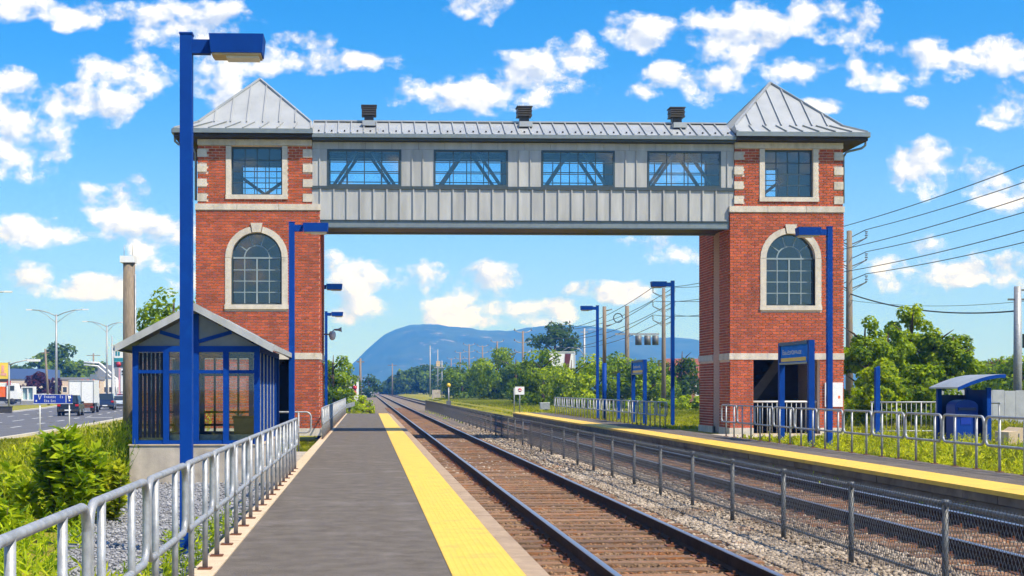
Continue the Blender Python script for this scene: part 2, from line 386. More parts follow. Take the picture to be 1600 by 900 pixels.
blocks('face_panel', 2.44, -.48, -.113, 9.41, 9.46, 8, P2b)

# tracks -------------------------------------------------------------
def ballast_mat():
    mt = mat('ballast_bed', (.15, .115, .085), .95, scale=14, col2=(.26, .215, .17), bump=1., bscale=28, detail=9, spec=.1)
    N = mt.node_tree.nodes; L = mt.node_tree.links; p = N['Principled BSDF']
    g = N.new('ShaderNodeNewGeometry'); v = N.new('ShaderNodeTexVoronoi'); v.inputs['Scale'].default_value = 16; L.new(g.outputs['Position'], v.inputs['Vector'])
    bp = [n for n in N if n.type == 'BUMP'][0]; L.new(v.outputs['Distance'], bp.inputs['Height']); bp.inputs['Distance'].default_value = .03; return mt
BALL = ballast_mat()
bb = MB(); sheet(bb, [(1.6,-.335),(1.9,-.325),(4.4,-.325),(5.0,-.30),(5.6,-.31),(6.2,-.325),(8.9,-.325),(9.44,-.36)], -20, 91, 1)
sheet(bb, [(-.2,-.50),(.9,-.38),(1.9,-.33),(4.4,-.325),(5.0,-.32),(6.2,-.325),(8.9,-.325),(10.6,-.50)], 91.02, 1600, 2)
struct('ballast', bb, BALL, fix=False)
TIE = mat('weathered_tie', (.115, .072, .046), .92, scale=4, stretch=(1.2, 14, 6), col2=(.25, .155, .09), bump=.6, bscale=16, rnd=.3, stain=((.38, .13, .03), 1.7, .48, .70))
RUST = mat('rail_side', (.042, .024, .019), .8, 0, spec=.15, var=.3, scale=8, bump=.15, bscale=30)
HEAD = mat('polished_rail', (.50, .51, .55), .38, .9, var=.08, scale=6, stretch=(20, .6, 1))
SPIKE = mat('rusty_plate', (.18, .065, .028), .8, .2, var=.3, scale=20)
def track(cx, label):
    rt = thing('railway_track', (cx, 0, -.33), label, None); del rt['label']; rt['kind'] = 'structure'; rt['label'] = label
    for s in (-1, 1):
        x = cx + s * .7535
        pr = [(-.075,-.275),(.075,-.275),(.075,-.262),(.012,-.24),(.012,-.155),(.034,-.145),(.034,-.118),(-.034,-.118),(-.034,-.145),(-.012,-.155),(-.012,-.24),(-.075,-.262)]
        r = part('rail', MB().prism([(x + a, b) for a, b in pr], 'y', -20, 1500), RUST, rt)
        part('rail_head', MB().prism([(x - .0335, -.125), (x + .0335, -.125), (x + .031, -.111), (x + .020, -.107), (x - .020, -.107), (x - .031, -.111)], 'y', -20, 1500), HEAD, r)
    ties = []
    for q in range(4):
        w = .112 + .008 * q
        m_ = MB(); xs = np.linspace(-1.3, 1.3, 8)
        jit = [random.uniform(-.012, .012) for _ in xs]
        ring = [[(x, -w + j, -.16), (x, w + j * .6, -.16), (x, w - .01 + j, 0), (x, -w + .01 + j * .5, random.uniform(-.008, .004))] for x, j in zip(xs, jit)]
        vs = [p for r_ in ring for p in r_]
        fs = [(i*4+k, i*4+(k+1)%4, (i+1)*4+(k+1)%4, (i+1)*4+k) for i in range(7) for k in range(4)] + [(0,1,2,3), (31,30,29,28)]
        m_.add(vs, fs); me = m_.mesh('tie'); fix_normals(me); me.materials.append(TIE); ties.append(me)
    pm = MB()
    for s in (-1, 1):
        pm.box(s*.7535 - .17, s*.7535 + .17, -.09, .09, -.003, .012)
        for dx in (-.1, .1): pm.box(s*.7535 + dx - .014, s*.7535 + dx + .014, -.05, -.02, .012, .045)
    pme = pm.mesh('tie_plate'); fix_normals(pme); pme.materials.append(SPIKE)
    y = 10.2; n = 0; far = MB()
    while y < 140:
        if n < 140:
            o = bpy.data.objects.new('tie', random.choice(ties)); COL.objects.link(o); o.parent = rt
            o.location = (random.uniform(-.05, .05), y + random.uniform(-.03, .03), .33 - .278 + random.uniform(-.01, .004)); o.rotation_euler = (0, random.uniform(-.004, .004), random.uniform(-.02, .02))
            if n < 70:
                t = bpy.data.objects.new('tie_plate', pme); COL.objects.link(t); t.parent = o
        else: far.box(cx - 1.3, cx + 1.3, y - .11, y + .11, -.4, -.283)
        y += .535; n += 1
    f = part('tie', far, TIE, rt); f['kind'] = 'stuff'
    return rt
track(3.085, 'rusty single track running straight beside the near platform'); track(7.55, 'rusty track behind the chain link fence')

# stones -------------------------------------------------------------
STONEM = mat('ballast_stone', (.19, .145, .105), .9, scale=.9, col2=(.42, .35, .27), rnd=.42, isl=.42, bump=.2, bscale=50, spec=.2, stain=((.26, .115, .05), 1.2, .56, .72))
def ico():
    t = (1 + 5 ** .5) / 2
    V = np.array([(-1,t,0),(1,t,0),(-1,-t,0),(1,-t,0),(0,-1,t),(0,1,t),(0,-1,-t),(0,1,-t),(t,0,-1),(t,0,1),(-t,0,-1),(-t,0,1)], float) / 1.9
    F = np.array([(0,11,5),(0,5,1),(0,1,7),(0,7,10),(0,10,11),(1,5,9),(5,11,4),(11,10,2),(10,7,6),(7,1,8),(3,9,4),(3,4,2),(3,2,6),(3,6,8),(3,8,9),(4,9,5),(2,4,11),(6,2,10),(8,6,7),(9,8,1)])
    return V, F
def stones(name, P, size, m, label=None, flat=.7):
    V, F = ico(); n = len(P)
    sc = size * rng.uniform(.6, 1.35, (n, 1)) * rng.uniform(.6, 1.2, (n, 3)); sc[:, 2] *= flat
    W = V[None] * (1 + rng.uniform(-.28, .28, (n, 12, 1))) * sc[:, None] * .5
    a = rng.uniform(0, 6.28, n); ca, sa = np.cos(a), np.sin(a); b = rng.uniform(-.6, .6, n); cb, sb = np.cos(b), np.sin(b)
    x = W[..., 0]*cb[:, None] + W[..., 2]*sb[:, None]; z = -W[..., 0]*sb[:, None] + W[..., 2]*cb[:, None]; y = W[..., 1]
    W = np.stack([x*ca[:, None] - y*sa[:, None], x*sa[:, None] + y*ca[:, None], z], -1) + P[:, None]
    FF = (F[None] + 12 * np.arange(n)[:, None, None]).reshape(-1, 3)
    o = raw(name, W.reshape(-1, 3), FF, m, nv=3); o['kind'] = 'stuff'
    if label: o['label'] = label
    return o
def scatter(x0, x1, y0, y1, n, zf):
    x = rng.uniform(x0, x1, n); y = y0 * (y1 / y0) ** rng.uniform(0, 1, n)
    return np.c_[x, y, zf(x, y)]
def bedz(x, y):
    z = np.full_like(x, -.322); z = np.where((x > 4.45) & (x < 6.2), -.300, z); z = np.where(x < 1.9, -.335, z)
    tie = ((np.abs(x - 3.085) < 1.3) | (np.abs(x - 7.55) < 1.3)); return np.where(tie, z + rng.uniform(-.012, .022, len(x)), z + .008)
def norail(P):
    k = np.ones(len(P), bool)
    for cx in (3.085, 7.55):
        for s in (-1, 1): k &= np.abs(P[:, 0] - cx - s*.7535) > .105
    # fewer stones on top of the ties
    ph = ((P[:, 1] - 10.2) / .535 + .25) % 1; on = (ph < .5) & ((np.abs(P[:, 0] - 3.085) < 1.3) | (np.abs(P[:, 0] - 7.55) < 1.3))
    return P[k & (~on | (rng.uniform(0, 1, len(P)) < np.where((np.abs(P[:, 0] - 3.085) < .7) | (np.abs(P[:, 0] - 7.55) < .7), .92, .45)))]
A = norail(scatter(1.62, 5.25, 10.5, 30, 34000, bedz)); B = norail(scatter(5.25, 9.38, 12, 40, 21000, bedz)); C = norail(scatter(1.62, 6.5, 29, 70, 9000, bedz))
RSTONE = mat('rust_dusted_stone', (.13, .078, .044), .92, scale=.9, col2=(.29, .185, .108), rnd=.4, isl=.4, bump=.2, bscale=50, spec=.15, stain=((.30, .11, .035), 1.4, .52, .7))
mid_ = np.abs(A[:, 0] - 3.085) < .68; edge_ = A[:, 0] < 2.25
stones('ballast_stones', A[mid_ | edge_], .056, RSTONE, 'rust dusted ballast stones between and left of the near rails')
stones('ballast_stones', A[~(mid_ | edge_)], .058, STONEM, 'loose pale grey ballast stones between the near track and the fence')
stones('ballast_stones', B, .062, STONEM, 'ballast stones behind the chain link fence')
stones('ballast_stones', C, .075, STONEM, 'ballast stones further along the near track')

# gravel pad and path left of the railing
GRAVEL = mat('grey_gravel', (.16, .16, .17), .95, scale=22, col2=(.30, .30, .31), bump=.8, bscale=40, detail=6)
gp = MB(); gp.add([(-1.58,-2,-.345),(-1.58,29,-.345),(-2.2,29,-.34),(-5.1,29,-.37),(-5.0,24,-.40),(-4.1,19,-.38),(-2.9,13,-.37),(-2.4,-2,-.36)], [tuple(range(7,-1,-1))])
struct('gravel_pad', gp, GRAVEL, fix=False)
GS = mat('gravel_stone', (.17, .17, .18), .9, scale=3, col2=(.34, .34, .35), rnd=.35, isl=.35)
gx = scatter(-4.9, -1.6, 11, 29, 9000, lambda x, y: np.full_like(x, -.335)); gx = gx[(gx[:, 0] > -2.4 - (gx[:, 1] - 8) * .135)]
stones('gravel_stones', gx, .05, GS, 'dark grey gravel beside the shelter')
PATH = mat('pale_path', (.50, .46, .40), .9, var=.14, scale=2, bump=.2)
struct('footpath', MB().add([(-9.0,20,-.60),(-9.3,36,-.60),(-9.5,60,-.60),(-10.9,60,-.60),(-10.7,36,-.60),(-10.4,20,-.60)], [(0,1,2,3,4,5)]), PATH, fix=False)
part_path = MB().add([(-1.58,29.1,-.02),(-1.58,36.2,-.02),(-6.0,36.2,-.02),(-6.0,35.6,-.02),(-2.2,35.6,-.02),(-2.2,29.1,-.02)], [(0,1,2,3,4,5)])
struct('paved_path', MB().box(-2.2, -1.56, 29.05, 36.2, -.4, -.02).box(-6.0, -2.2, 35.6, 36.2, -.4, -.022), CONC)
struct('paving', MB().box(11.62, 18.5, 44.6, 49.2, -.3, .0), mat('pale_paving', (.45, .38, .30), .9, var=.12, scale=2))

# road ---------------------------------------------------------------
def rx(y):
    t = max(min(y, 190) - 61, 0); return -16.2 - max(y - 61, -40) * .03 - .0005 * t ** 2 - max(y - 190, 0) * .12
ROADM = mat('road_asphalt', (.085, .085, .095), .85, scale=.6, col2=(.125, .122, .13), bump=.2, bscale=40, detail=8)
ys = list(np.linspace(-150, 40, 12)) + list(np.linspace(48, 330, 48)); rv = []
for y in ys: rv += [(rx(y), y, -.60), (rx(y) - 13.4, y, -.60)]
road = struct('road', MB().add(rv, [(2*i+1, 2*i+3, 2*i+2, 2*i)[::-1] for i in range(len(ys)-1)]), ROADM, fix=False)
MARK = mat('road_marking', (.70, .70, .68), .7, var=.1)
def strip(o0, o1, ya, yb, z=-.594):
    n = max(1, int((yb - ya) / 6)); m_ = MB(); v = []
    for i in range(n + 1):
        y = ya + (yb - ya) * i / n; v += [(rx(y) - o0, y, z), (rx(y) - o1, y, z)]
    return m_.add(v, [(2*i, 2*i+2, 2*i+3, 2*i+1) for i in range(n)])
part('edge_line', strip(.35, .50, 20, 300), MARK, road, fix=False); part('edge_line', strip(12.9, 13.05, 60, 300), MARK, road, fix=False)
for o0 in (3.5, 6.6, 9.9):
    y = 40
    while y < 210:
        part('lane_marking', strip(o0, o0 + .14, y, y + (3 if o0 != 6.6 else 4.5)), MARK, road, fix=False); y += 8
part('stop_line', strip(1.2, 3.3, 108, 108.6), MARK, road, fix=False)
KERB = mat('kerb_concrete', (.55, .50, .42), .85, var=.1)
for s, (a, b) in enumerate(((-.18, .02), (13.38, 13.58))):
    v = []
    for y in ys: v += [(rx(y)-a, y, -.7), (rx(y)-b, y, -.7), (rx(y)-b, y, -.50), (rx(y)-a, y, -.50)]
    struct('kerb', MB().add(v, [(4*i+k, 4*i+4+k, 4*i+4+(k+1)%4, 4*i+(k+1)%4) for i in range(len(ys)-1) for k in range(4)]), KERB)
struct('parking_lot', MB().add([(-48,175,-.605),(-48,330,-.605),(-190,330,-.605),(-150,175,-.605)], [(0,1,2,3)]), mat('lot_asphalt', (.16,.16,.16), .9, var=.15), fix=False)

# mountain -------------------------------------------------------------
def mountain(name, D, sil, depth, label, seed):
    r_ = np.random.default_rng(seed)
    px = np.array([s[0] for s in sil], float); py = np.array([s[1] for s in sil], float)
    nx, ny = 170, 46; xs = np.linspace((px[0]-574)/2150*D, (px[-1]-574)/2150*D, nx)
    ridge = np.interp(xs, (px-574)/2150*D, (608-py)/2150*D)
    for k in range(7): ridge += np.sin(xs * (.004 * 2.1 ** k) + r_.uniform(0, 6)) * 7 / 1.7 ** k * np.clip(ridge / 60, 0, 1)
    V = []
    t = np.linspace(-1, 1, ny)
    ph = r_.uniform(0, 6.28, (7,)); 
    for j in range(ny):
        sh = np.cos(t[j] * math.pi / 2) ** 1.15
        gul = sum(np.sin(xs * .006 * (k + 1) + ph[k] + t[j] * (3 + 2 * k)) / (k + 1) for k in range(6)) * 10 * (1 - abs(t[j])) * (1 - sh) * 4
        V.append(np.c_[xs, D + t[j] * depth + np.sin(xs * .002) * 80, ridge * sh + gul * np.clip(ridge / 100, 0, 1) - 2])
    V = np.concatenate(V); F = [(j*nx+i, j*nx+i+1, (j+1)*nx+i+1, (j+1)*nx+i) for j in range(ny-1) for i in range(nx-1)]
    m_ = mat('wooded_slope', (.016, .030, .014), .95, scale=.012, col2=(.05, .07, .03), bump=1, bscale=.05, detail=9, spec=.05, stain=((.30, .27, .25), .011, .60, .72))
    o = raw(name, V, np.array(F), m_, smooth=True); o['kind'] = 'structure'; o['label'] = label; return o
mountain('mountain', 3600, [(500,604),(530,592),(548,573),(565,556),(582,540),(602,523),(618,518),(632,515),(645,512),(680,511),(715,513),(750,516),(785,514),(815,511),(850,508),(890,506),(925,508),(960,512),(995,521),(1030,524),(1075,526),(1120,530),(1200,545),(1300,575),(1400,604)], 900, 'broad blue wooded mountain on the horizon', 3)
# ================================================================== THE FOOTBRIDGE BUILDING
Y0 = 49.4; YB = 54.0
fb = thing('station_footbridge', (5.6, 51.6, -.05), 'red brick station building whose two towers carry a glazed metal footbridge over the tracks', 'footbridge')
BH, BL, MJ = .100, .26, .026                       # brick course, length, joint
brick_stuff = {0: MB(), 1: MB()}; brick_singles = []
brick_mesh = MB().box(-BL/2 + MJ/2, BL/2 - MJ/2, -.016, .03, 0, BH - MJ).mesh('brick'); fix_normals(brick_mesh); brick_mesh.materials.append(BRICK)
def lay(tw, axis, plane, sgn, u0, u1, z0, z1, holes=(), arch=None, take=None):
    """running bond on a wall. axis 'x': wall faces +-y at y=plane and runs in x; axis 'y': faces +-x at x=plane and runs in y"""
    st = brick_stuff[tw]; nz = int(round((z1 - z0) / BH)); h = (z1 - z0) / nz
    for i in range(nz):
        za = z0 + i * h; zb = za + h - MJ; segs = [(u0, u1)]
        for (a, b, c, d) in holes:
            if za < d - .02 and zb > c + .02:
                ns = []
                for (p, q) in segs:
                    if b <= p or a >= q: ns.append((p, q)); continue
                    if a > p: ns.append((p, a))
                    if b < q: ns.append((b, q))
                segs = ns
        if arch:
            cx, cz, r = arch; zm = (za + zb) / 2
            if cz <= zm < cz + r:
                w = math.sqrt(r*r - (zm-cz)**2) - .05; ns = []
                for (p, q) in segs:
                    if cx - w > p: ns.append((p, min(q, cx - w)))
                    if cx + w < q: ns.append((max(p, cx + w), q))
                segs = ns
        for (p, q) in segs:
            off = (i % 2) * BL / 2; k = math.floor((p - u0 - off) / BL); a = u0 + off + k * BL
            while a < q - .03:
                s, e = max(a, p), min(a + BL - MJ, q); full = s == a and e < q
                a += BL
                if e - s < .04: continue
                if full and take and take[0] < za < take[1] and len(brick_singles) < take[2]:
                    brick_singles.append(((s + e) / 2, plane, za)); continue
                d = .03 * sgn
                if axis == 'x': st.box(s, e, plane - .03 if sgn > 0 else plane + .03, plane + sgn * .016, za, zb)
                else: st.box(plane - sgn * .03, plane + sgn * .016, s, e, za, zb)
def wall(mb, axis, p0, p1, u0, u1, z0, z1, holes=()):
    """a wall slab with rectangular holes, split into boxes"""
    us = sorted({u0, u1, *[h[0] for h in holes], *[h[1] for h in holes]}); us = [u for u in us if u0 <= u <= u1]
    for a, b in zip(us, us[1:]):
        zs = [(z0, z1)]
        for h in holes:
            if h[0] < b and h[1] > a:
                zs = [w for (p, q) in zs for w in ((p, min(q, h[2])), (max(p, h[3]), q)) if w[1] - w[0] > 1e-4]
        for p, q in zs:
            if axis == 'x': mb.box(a, b, p0, p1, p, q)
            else: mb.box(p0, p1, a, b, p, q)
def arcpts(cx, cz, r, n=20, a0=0, a1=math.pi): return [(cx + r * math.cos(a0 + (a1-a0)*i/n), cz + r * math.sin(a0 + (a1-a0)*i/n)) for i in range(n+1)]

def pane_grid(win, x0, x1, z0, z1, nc, nr, y, glass, mw=.035, mfr=WINFR, mmat=None):
    """muntins and one pane per light"""
    mm = MB(); dx = (x1-x0)/nc; dz = (z1-z0)/nr
    for i in range(1, nc): mm.box(x0+i*dx-mw/2, x0+i*dx+mw/2, y-.02, y+.02, z0, z1)
    for j in range(1, nr):
        for i in range(nc):
            mm.box(x0+i*dx+(mw/2 if i else 0), x0+(i+1)*dx-(mw/2 if i < nc-1 else 0), y-.018, y+.018, z0+j*dz-mw/2, z0+j*dz+mw/2)
    part('muntin', mm, mmat or mfr, win)
    for i in range(nc):
        for j in range(nr): part('pane', MB().box(x0+i*dx+mw/2, x0+(i+1)*dx-mw/2, y-.004, y+.004, z0+j*dz+mw/2, z0+(j+1)*dz-mw/2), glass, win)
def frame(x0, x1, z0, z1, y0, y1, w):
    return MB().box(x0, x1, y0, y1, z0, z0+w).box(x0, x1, y0, y1, z1-w, z1).box(x0, x0+w, y0, y1, z0+w, z1-w).box(x1-w, x1, y0, y1, z0+w, z1-w)

def tower(tw, xl, xr, ul, ur, inner, win, arch, opening, seed):
    """xl..xr lower storey, ul..ur upper storey; inner=+1 when the gallery joins on the right side"""
    core = MB(); ax0, ax1, asill, aspring = arch; ar = (ax1-ax0)/2; acx = (ax0+ax1)/2
    T = .3; f = Y0 + .016
    Z1, Z2 = 8.02, 10.34
    opz = (opening[0], opening[1], -.05, 2.69)
    # lower storey
    wall(core, 'x', f, f+T, xl+.016, xr-.016, -.05, Z1, [opz, (ax0, ax1, asill, aspring + ar)])
    for s in (-1, 1):                                   # masonry beside the arch head
        poly = [(acx + s*ar, aspring)] + [(acx + s*abs(p[0]-acx), p[1]) for p in arcpts(acx, aspring, ar, 10, 0, math.pi/2)][1:] + [(acx + s*ar, aspring+ar)]
        core.prism(poly, 'y', f, f+T)
    wall(core, 'x', YB-.016-T, YB-.016, xl+.016, xr-.016, -.05, Z1, [(acx-.9, acx+.9, asill, aspring+.6)])
    out, inn = (xl, xr) if inner > 0 else (xr, xl); s = inner
    wall(core, 'y', *sorted((out+s*.016, out+s*(.016+T))), f+T, YB-.016-T, -.05, Z1)
    # inner side: recess between the front and rear piers
    wall(core, 'y', *sorted((inn-s*.016, inn-s*(.016+T))), f+T, 50.85, -.05, Z1)
    wall(core, 'y', *sorted((inn-s*.016, inn-s*(.016+T))), 51.85, YB-.016-T, -.05, Z1)
    wall(core, 'y', *sorted((inn-s*.35, inn-s*(.35+T))), 50.85, 51.85, -.05, Z1)
    core.box(*sorted((inn-s*(.016+T), inn-s*(.36+T))), 50.55, 50.849, -.05, Z1-.01).box(*sorted((inn-s*(.016+T), inn-s*(.36+T))), 51.851, 52.15, -.05, Z1-.01)
    # upper storey
    g = f + .05
    wall(core, 'x', g, g+T, ul+.016, ur-.016, Z1, 10.56, [(win[0]-.02, win[1]+.02, win[2]-.02, win[3]+.02)])
    wall(core, 'x', YB-.06-T, YB-.06, ul+.016, ur-.016, Z1, 10.56, [(win[0]-.02, win[1]+.02, win[2]-.02, win[3]+.02)])
    uo, ui = (ul, ur) if inner > 0 else (ur, ul)
    wall(core, 'y', *sorted((uo+s*.016, uo+s*(.016+T))), g+T, YB-.06-T, Z1, 10.56)
    wall(core, 'y', *sorted((ui-s*.016, ui-s*(.016+T))), g+T, YB-.06-T, Z1, 10.56, [(49.95, 51.45, 8.15, 10.3)])
    part('tower_wall', core, MORT, fb)
    for z in (4.15, 8.04): part('floor_slab', MB().box(xl+.33, xr-.33, f+T+.002, YB-.33, z-.12, z), CAVE, fb)  # slabs added to keep the tower inside dark behind its windows
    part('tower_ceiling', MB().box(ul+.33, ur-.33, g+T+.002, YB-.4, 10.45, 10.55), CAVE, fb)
    part('dark_lining', MB().box(xl+.33, xr-.33, YB-.36, YB-.33, -.04, 7.9).box(xl+.33, xl+.36, f+T+.01, YB-.37, -.04, 7.9).box(xr-.36, xr-.33, f+T+.01, 50.5, -.04, 7.9).box(xl+.37, xr-.37, f+T+.4, YB-.37, -.045, -.02), CAVE, fb)  # dark sheets added over the inner walls to imitate shade in the doorway
    # inside: stair flights seen through the openings
    st = MB(); bx0, bx1 = xl+.5, xr-.5
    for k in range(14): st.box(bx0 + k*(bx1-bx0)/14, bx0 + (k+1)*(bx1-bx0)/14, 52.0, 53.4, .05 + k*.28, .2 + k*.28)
    part('stair_flight', st, CAVE, fb)
    part('stair_stringer', MB().beam((bx0+.3, 51.9, .3), (bx1-.2, 51.9, 3.9), .1, .34), mat('shade_grey_stringer', (.10,.094,.085), .8), fb)  # grey darkened too, painting the doorway's shade onto the stringer
    br = MB(); yb = YB - .65
    for a in (1, -1): br.beam((acx - a*(win[1]-win[0])/2, yb + a*.06, win[2]-.1), (acx + a*(win[1]-win[0])/2, yb + a*.06, win[3]-.5), .11, .11)
    part('brace', br, WINFR, fb)
    # bricks
    holes_f = [(opening[0], opening[1], -.05, 2.69), (xl-1, xr+1, 2.68, 2.93), (ax0-.21, ax1+.21, asill-.18, aspring)]
    lay(tw, 'x', Y0, -1, xl, xr, .22, Z1, holes_f, (acx, aspring, ar + .21), (2.93, 4.4, 150 * (tw + 1)))
    hz = [(ul-.02, ul+.33, z, z+.29) for z in (8.33, 8.86, 9.39, 9.92)]; qz = [(ur-.33, ur+.02, z, z+.29) for z in (8.33, 8.86, 9.39, 9.92)]
    lay(tw, 'x', Y0+.05, -1, ul, ur, 8.25, 10.34, [(win[0]-.2, win[1]+.2, win[2]-.17, 10.4)] + hz + qz)
    lay(tw, 'x', YB, 1, xl, xr, .22, Z1, [(acx-1.0, acx+1.0, asill-.1, aspring+.7), (xl-1, xr+1, 2.68, 2.93)])
    lay(tw, 'x', YB-.05, 1, ul, ur, 8.25, 10.34, [(win[0]-.1, win[1]+.1, win[2]-.1, win[3]+.1)])
    lay(tw, 'y', out, -s, Y0+.03, YB-.03, .22, Z1, [(Y0-1, YB+1, 2.68, 2.93)])
    lay(tw, 'y', uo, -s, Y0+.08, YB-.08, 8.25, 10.34)
    lay(tw, 'y', inn, s, Y0+.03, 50.85, .22, 7.95, [(Y0-1, YB+1, 2.68, 2.93)]); lay(tw, 'y', inn, s, 51.85, YB-.03, .22, 7.95, [(Y0-1, YB+1, 2.68, 2.93)])
    lay(tw, 'y', inn-s*.334, s, 50.86, 51.84, .22, 7.4)
    # stonework, each stone its own
    def stone(n_, *b): return part(n_, MB().box(*b), STONE, fb)
    n = 3; w = (xr-xl+.06)/n
    for k in range(n):
        stone('string_course', xl-.03+k*w, xl-.03+(k+1)*w-.01, Y0-.055, Y0+.12, 8.03, 8.245)
        a, b = xl-.02+k*(xr-xl+.04)/n, xl-.02+(k+1)*(xr-xl+.04)/n-.008
        stone('stone_band', a, b, Y0-.035, Y0+.014, 2.69, 2.92)
        stone('stone_band', a, b, YB-.014, YB+.035, 2.69, 2.92); stone('string_course', a, b, YB-.08, YB+.05, 8.03, 8.245)
        stone('frieze_stone', ul-.01+k*(ur-ul+.02)/n, ul-.01+(k+1)*(ur-ul+.02)/n-.006, Y0-.01, Y0+.2, 10.345, 10.555)
        a = (YB-Y0-.3)/n
        stone('string_course', *sorted((out-s*.045, out+s*.1)), Y0+.15+k*a, Y0+.15+(k+1)*a-.01, 8.03, 8.245)
        stone('stone_band', *sorted((out-s*.035, out+s*.014)), Y0+.02+k*a*1.05, Y0+.02+(k+1)*a*1.05-.01, 2.69, 2.92)
        stone('frieze_stone', *sorted((uo-s*.01, uo+s*.1)), Y0+.21+k*a, Y0+.21+(k+1)*a-.006, 10.345, 10.555)
    for (a, b) in ((Y0-.03, 50.85), (51.85, YB+.03)): stone('stone_band', *sorted((inn+s*.035, inn-s*.014)), a, b, 2.69, 2.92)
    for (a, b) in ((xl-.03, opening[0]), (opening[1], xr+.03)):
        if b - a > .1: stone('plinth', a, b, Y0-.05, Y0+.15, -.05, .215)
    stone('plinth', *sorted((inn+s*.04, inn-s*.1)), Y0+.16, 50.85, -.05, .215); stone('plinth', *sorted((inn+s*.04, inn-s*.1)), 51.85, YB, -.05, .215)
    for h in hz: stone('quoin', ul-.018, ul+.32, Y0+.01, Y0+.1, h[2]+.005, h[3]-.005)
    for h in qz: stone('quoin', ur-.32, ur+.018, Y0+.01, Y0+.1, h[2]+.005, h[3]-.005)
    # upper window
    yw = Y0 + .16
    for (yy, yf) in ((Y0+.008, Y0+.20), (YB-.2, YB-.01)):
        for b in ((win[0]-.19, win[0], win[2]-.0, win[3]), (win[1], win[1]+.19, win[2]-.0, win[3])): stone('window_surround', b[0], b[1], yy, yf, b[2], b[3]+.03)
        stone('window_sill', win[0]-.2, win[1]+.2, yy-.03 if yy < 50 else yy, yf if yy < 50 else yf+.03, win[2]-.16, win[2]-.003)
    for yy in (Y0+.2, YB-.24):
        wn = part('window', frame(win[0]-.01, win[1]+.01, win[2]-.01, win[3]+.01, yy-.03, yy+.05, .055), WINFR, fb)
        wn['label'] = 'square tower window of sixteen lights'
        pane_grid(wn, win[0]+.045, win[1]-.045, win[2]+.045, win[3]-.045, 4, 4, yy+.02, GLASS, .03)
    # arched window
    yw = Y0 + .17
    ring = arcpts(acx, aspring, ar + .22, 16); inn_ = arcpts(acx, aspring, ar, 16)
    for a, b in ((0, 7), (9, 16)):
        for c, d in ((a, (a+b)//2), ((a+b)//2, b)):
            part('arch_stone', MB().prism(ring[c:d+1] + inn_[c:d+1][::-1], 'y', Y0-.045, Y0+.2), STONE, fb)
    part('keystone', MB().prism([(acx-.15, aspring+ar-.0), (acx+.15, aspring+ar-.0), (acx+.21, aspring+ar+.33), (acx-.21, aspring+ar+.33)], 'y', Y0-.075, Y0+.2), STONE, fb)
    for sx in (-1, 1): stone('window_surround', acx+sx*ar, acx+sx*(ar+.22), Y0-.04, Y0+.2, asill, aspring-.006)
    stone('window_sill', acx-ar-.24, acx+ar+.24, Y0-.07, Y0+.22, asill-.17, asill-.003)
    fr = MB().box(acx-ar, acx+ar, yw, yw+.07, asill, asill+.05).box(acx-ar, acx-ar+.05, yw, yw+.07, asill+.05, aspring).box(acx+ar-.05, acx+ar, yw, yw+.07, asill+.05, aspring)
    fr.prism(arcpts(acx, aspring, ar, 20) + arcpts(acx, aspring, ar-.055, 20)[::-1], 'y', yw, yw+.07)
    wn = part('arched_window', fr, WINFR, fb); wn['label'] = 'round headed window with a fan of lights'
    mm = MB().box(acx-ar+.05, acx+ar-.05, yw+.0, yw+.06, aspring-.03, aspring+.03).box(acx-.03, acx+.03, yw+.005, yw+.06, asill+.05, aspring-.03)
    mm.prism(arcpts(acx, aspring, ar*.5+.022, 14) + arcpts(acx, aspring, ar*.5-.022, 14)[::-1], 'y', yw+.012, yw+.05)
    for a in (36, 72, 108, 144): mm.beam((acx + ar*.52*math.cos(R(a)), yw+.03, aspring + ar*.52*math.sin(R(a))), (acx + (ar-.04)*math.cos(R(a)), yw+.03, aspring + (ar-.04)*math.sin(R(a))), .035, .035)
    part('muntin', mm, MUNT, wn)
    for sx in (0, 1):
        pane_grid(wn, acx-ar+.05+sx*(ar-.02), acx-.03+sx*(ar-.02), asill+.05, aspring-.03, 2, 4, yw+.03, GLASSD, .03, MUNT, MUNT)
    part('pane', MB().prism(arcpts(acx, aspring+.03, ar*.5-.03, 12), 'y', yw+.028, yw+.034), GLASSD, wn)
    for a in range(5):
        p = arcpts(acx, aspring, ar-.05, 4, R(36*a), R(36*a+36)) + arcpts(acx, aspring, ar*.5+.03, 4, R(36*a), R(36*a+36))[::-1]
        part('pane', MB().prism(p, 'y', yw+.028, yw+.034), GLASSD, wn)
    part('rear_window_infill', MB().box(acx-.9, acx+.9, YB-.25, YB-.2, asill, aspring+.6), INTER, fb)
    # hipped roof with a flared skirt
    pkx, pky, pkz = (ul+ur)/2, (Y0+YB)/2, 13.20
    a0, a1, b0, b1, zb = ul+.02, ur-.02, Y0, YB, 11.16       # foot of the steep roof
    eo = uo - s*.80; e0, e1 = (eo, ui) if inner > 0 else (ui, eo)
    c0, c1, ze = Y0-.34, YB+.34, 10.885
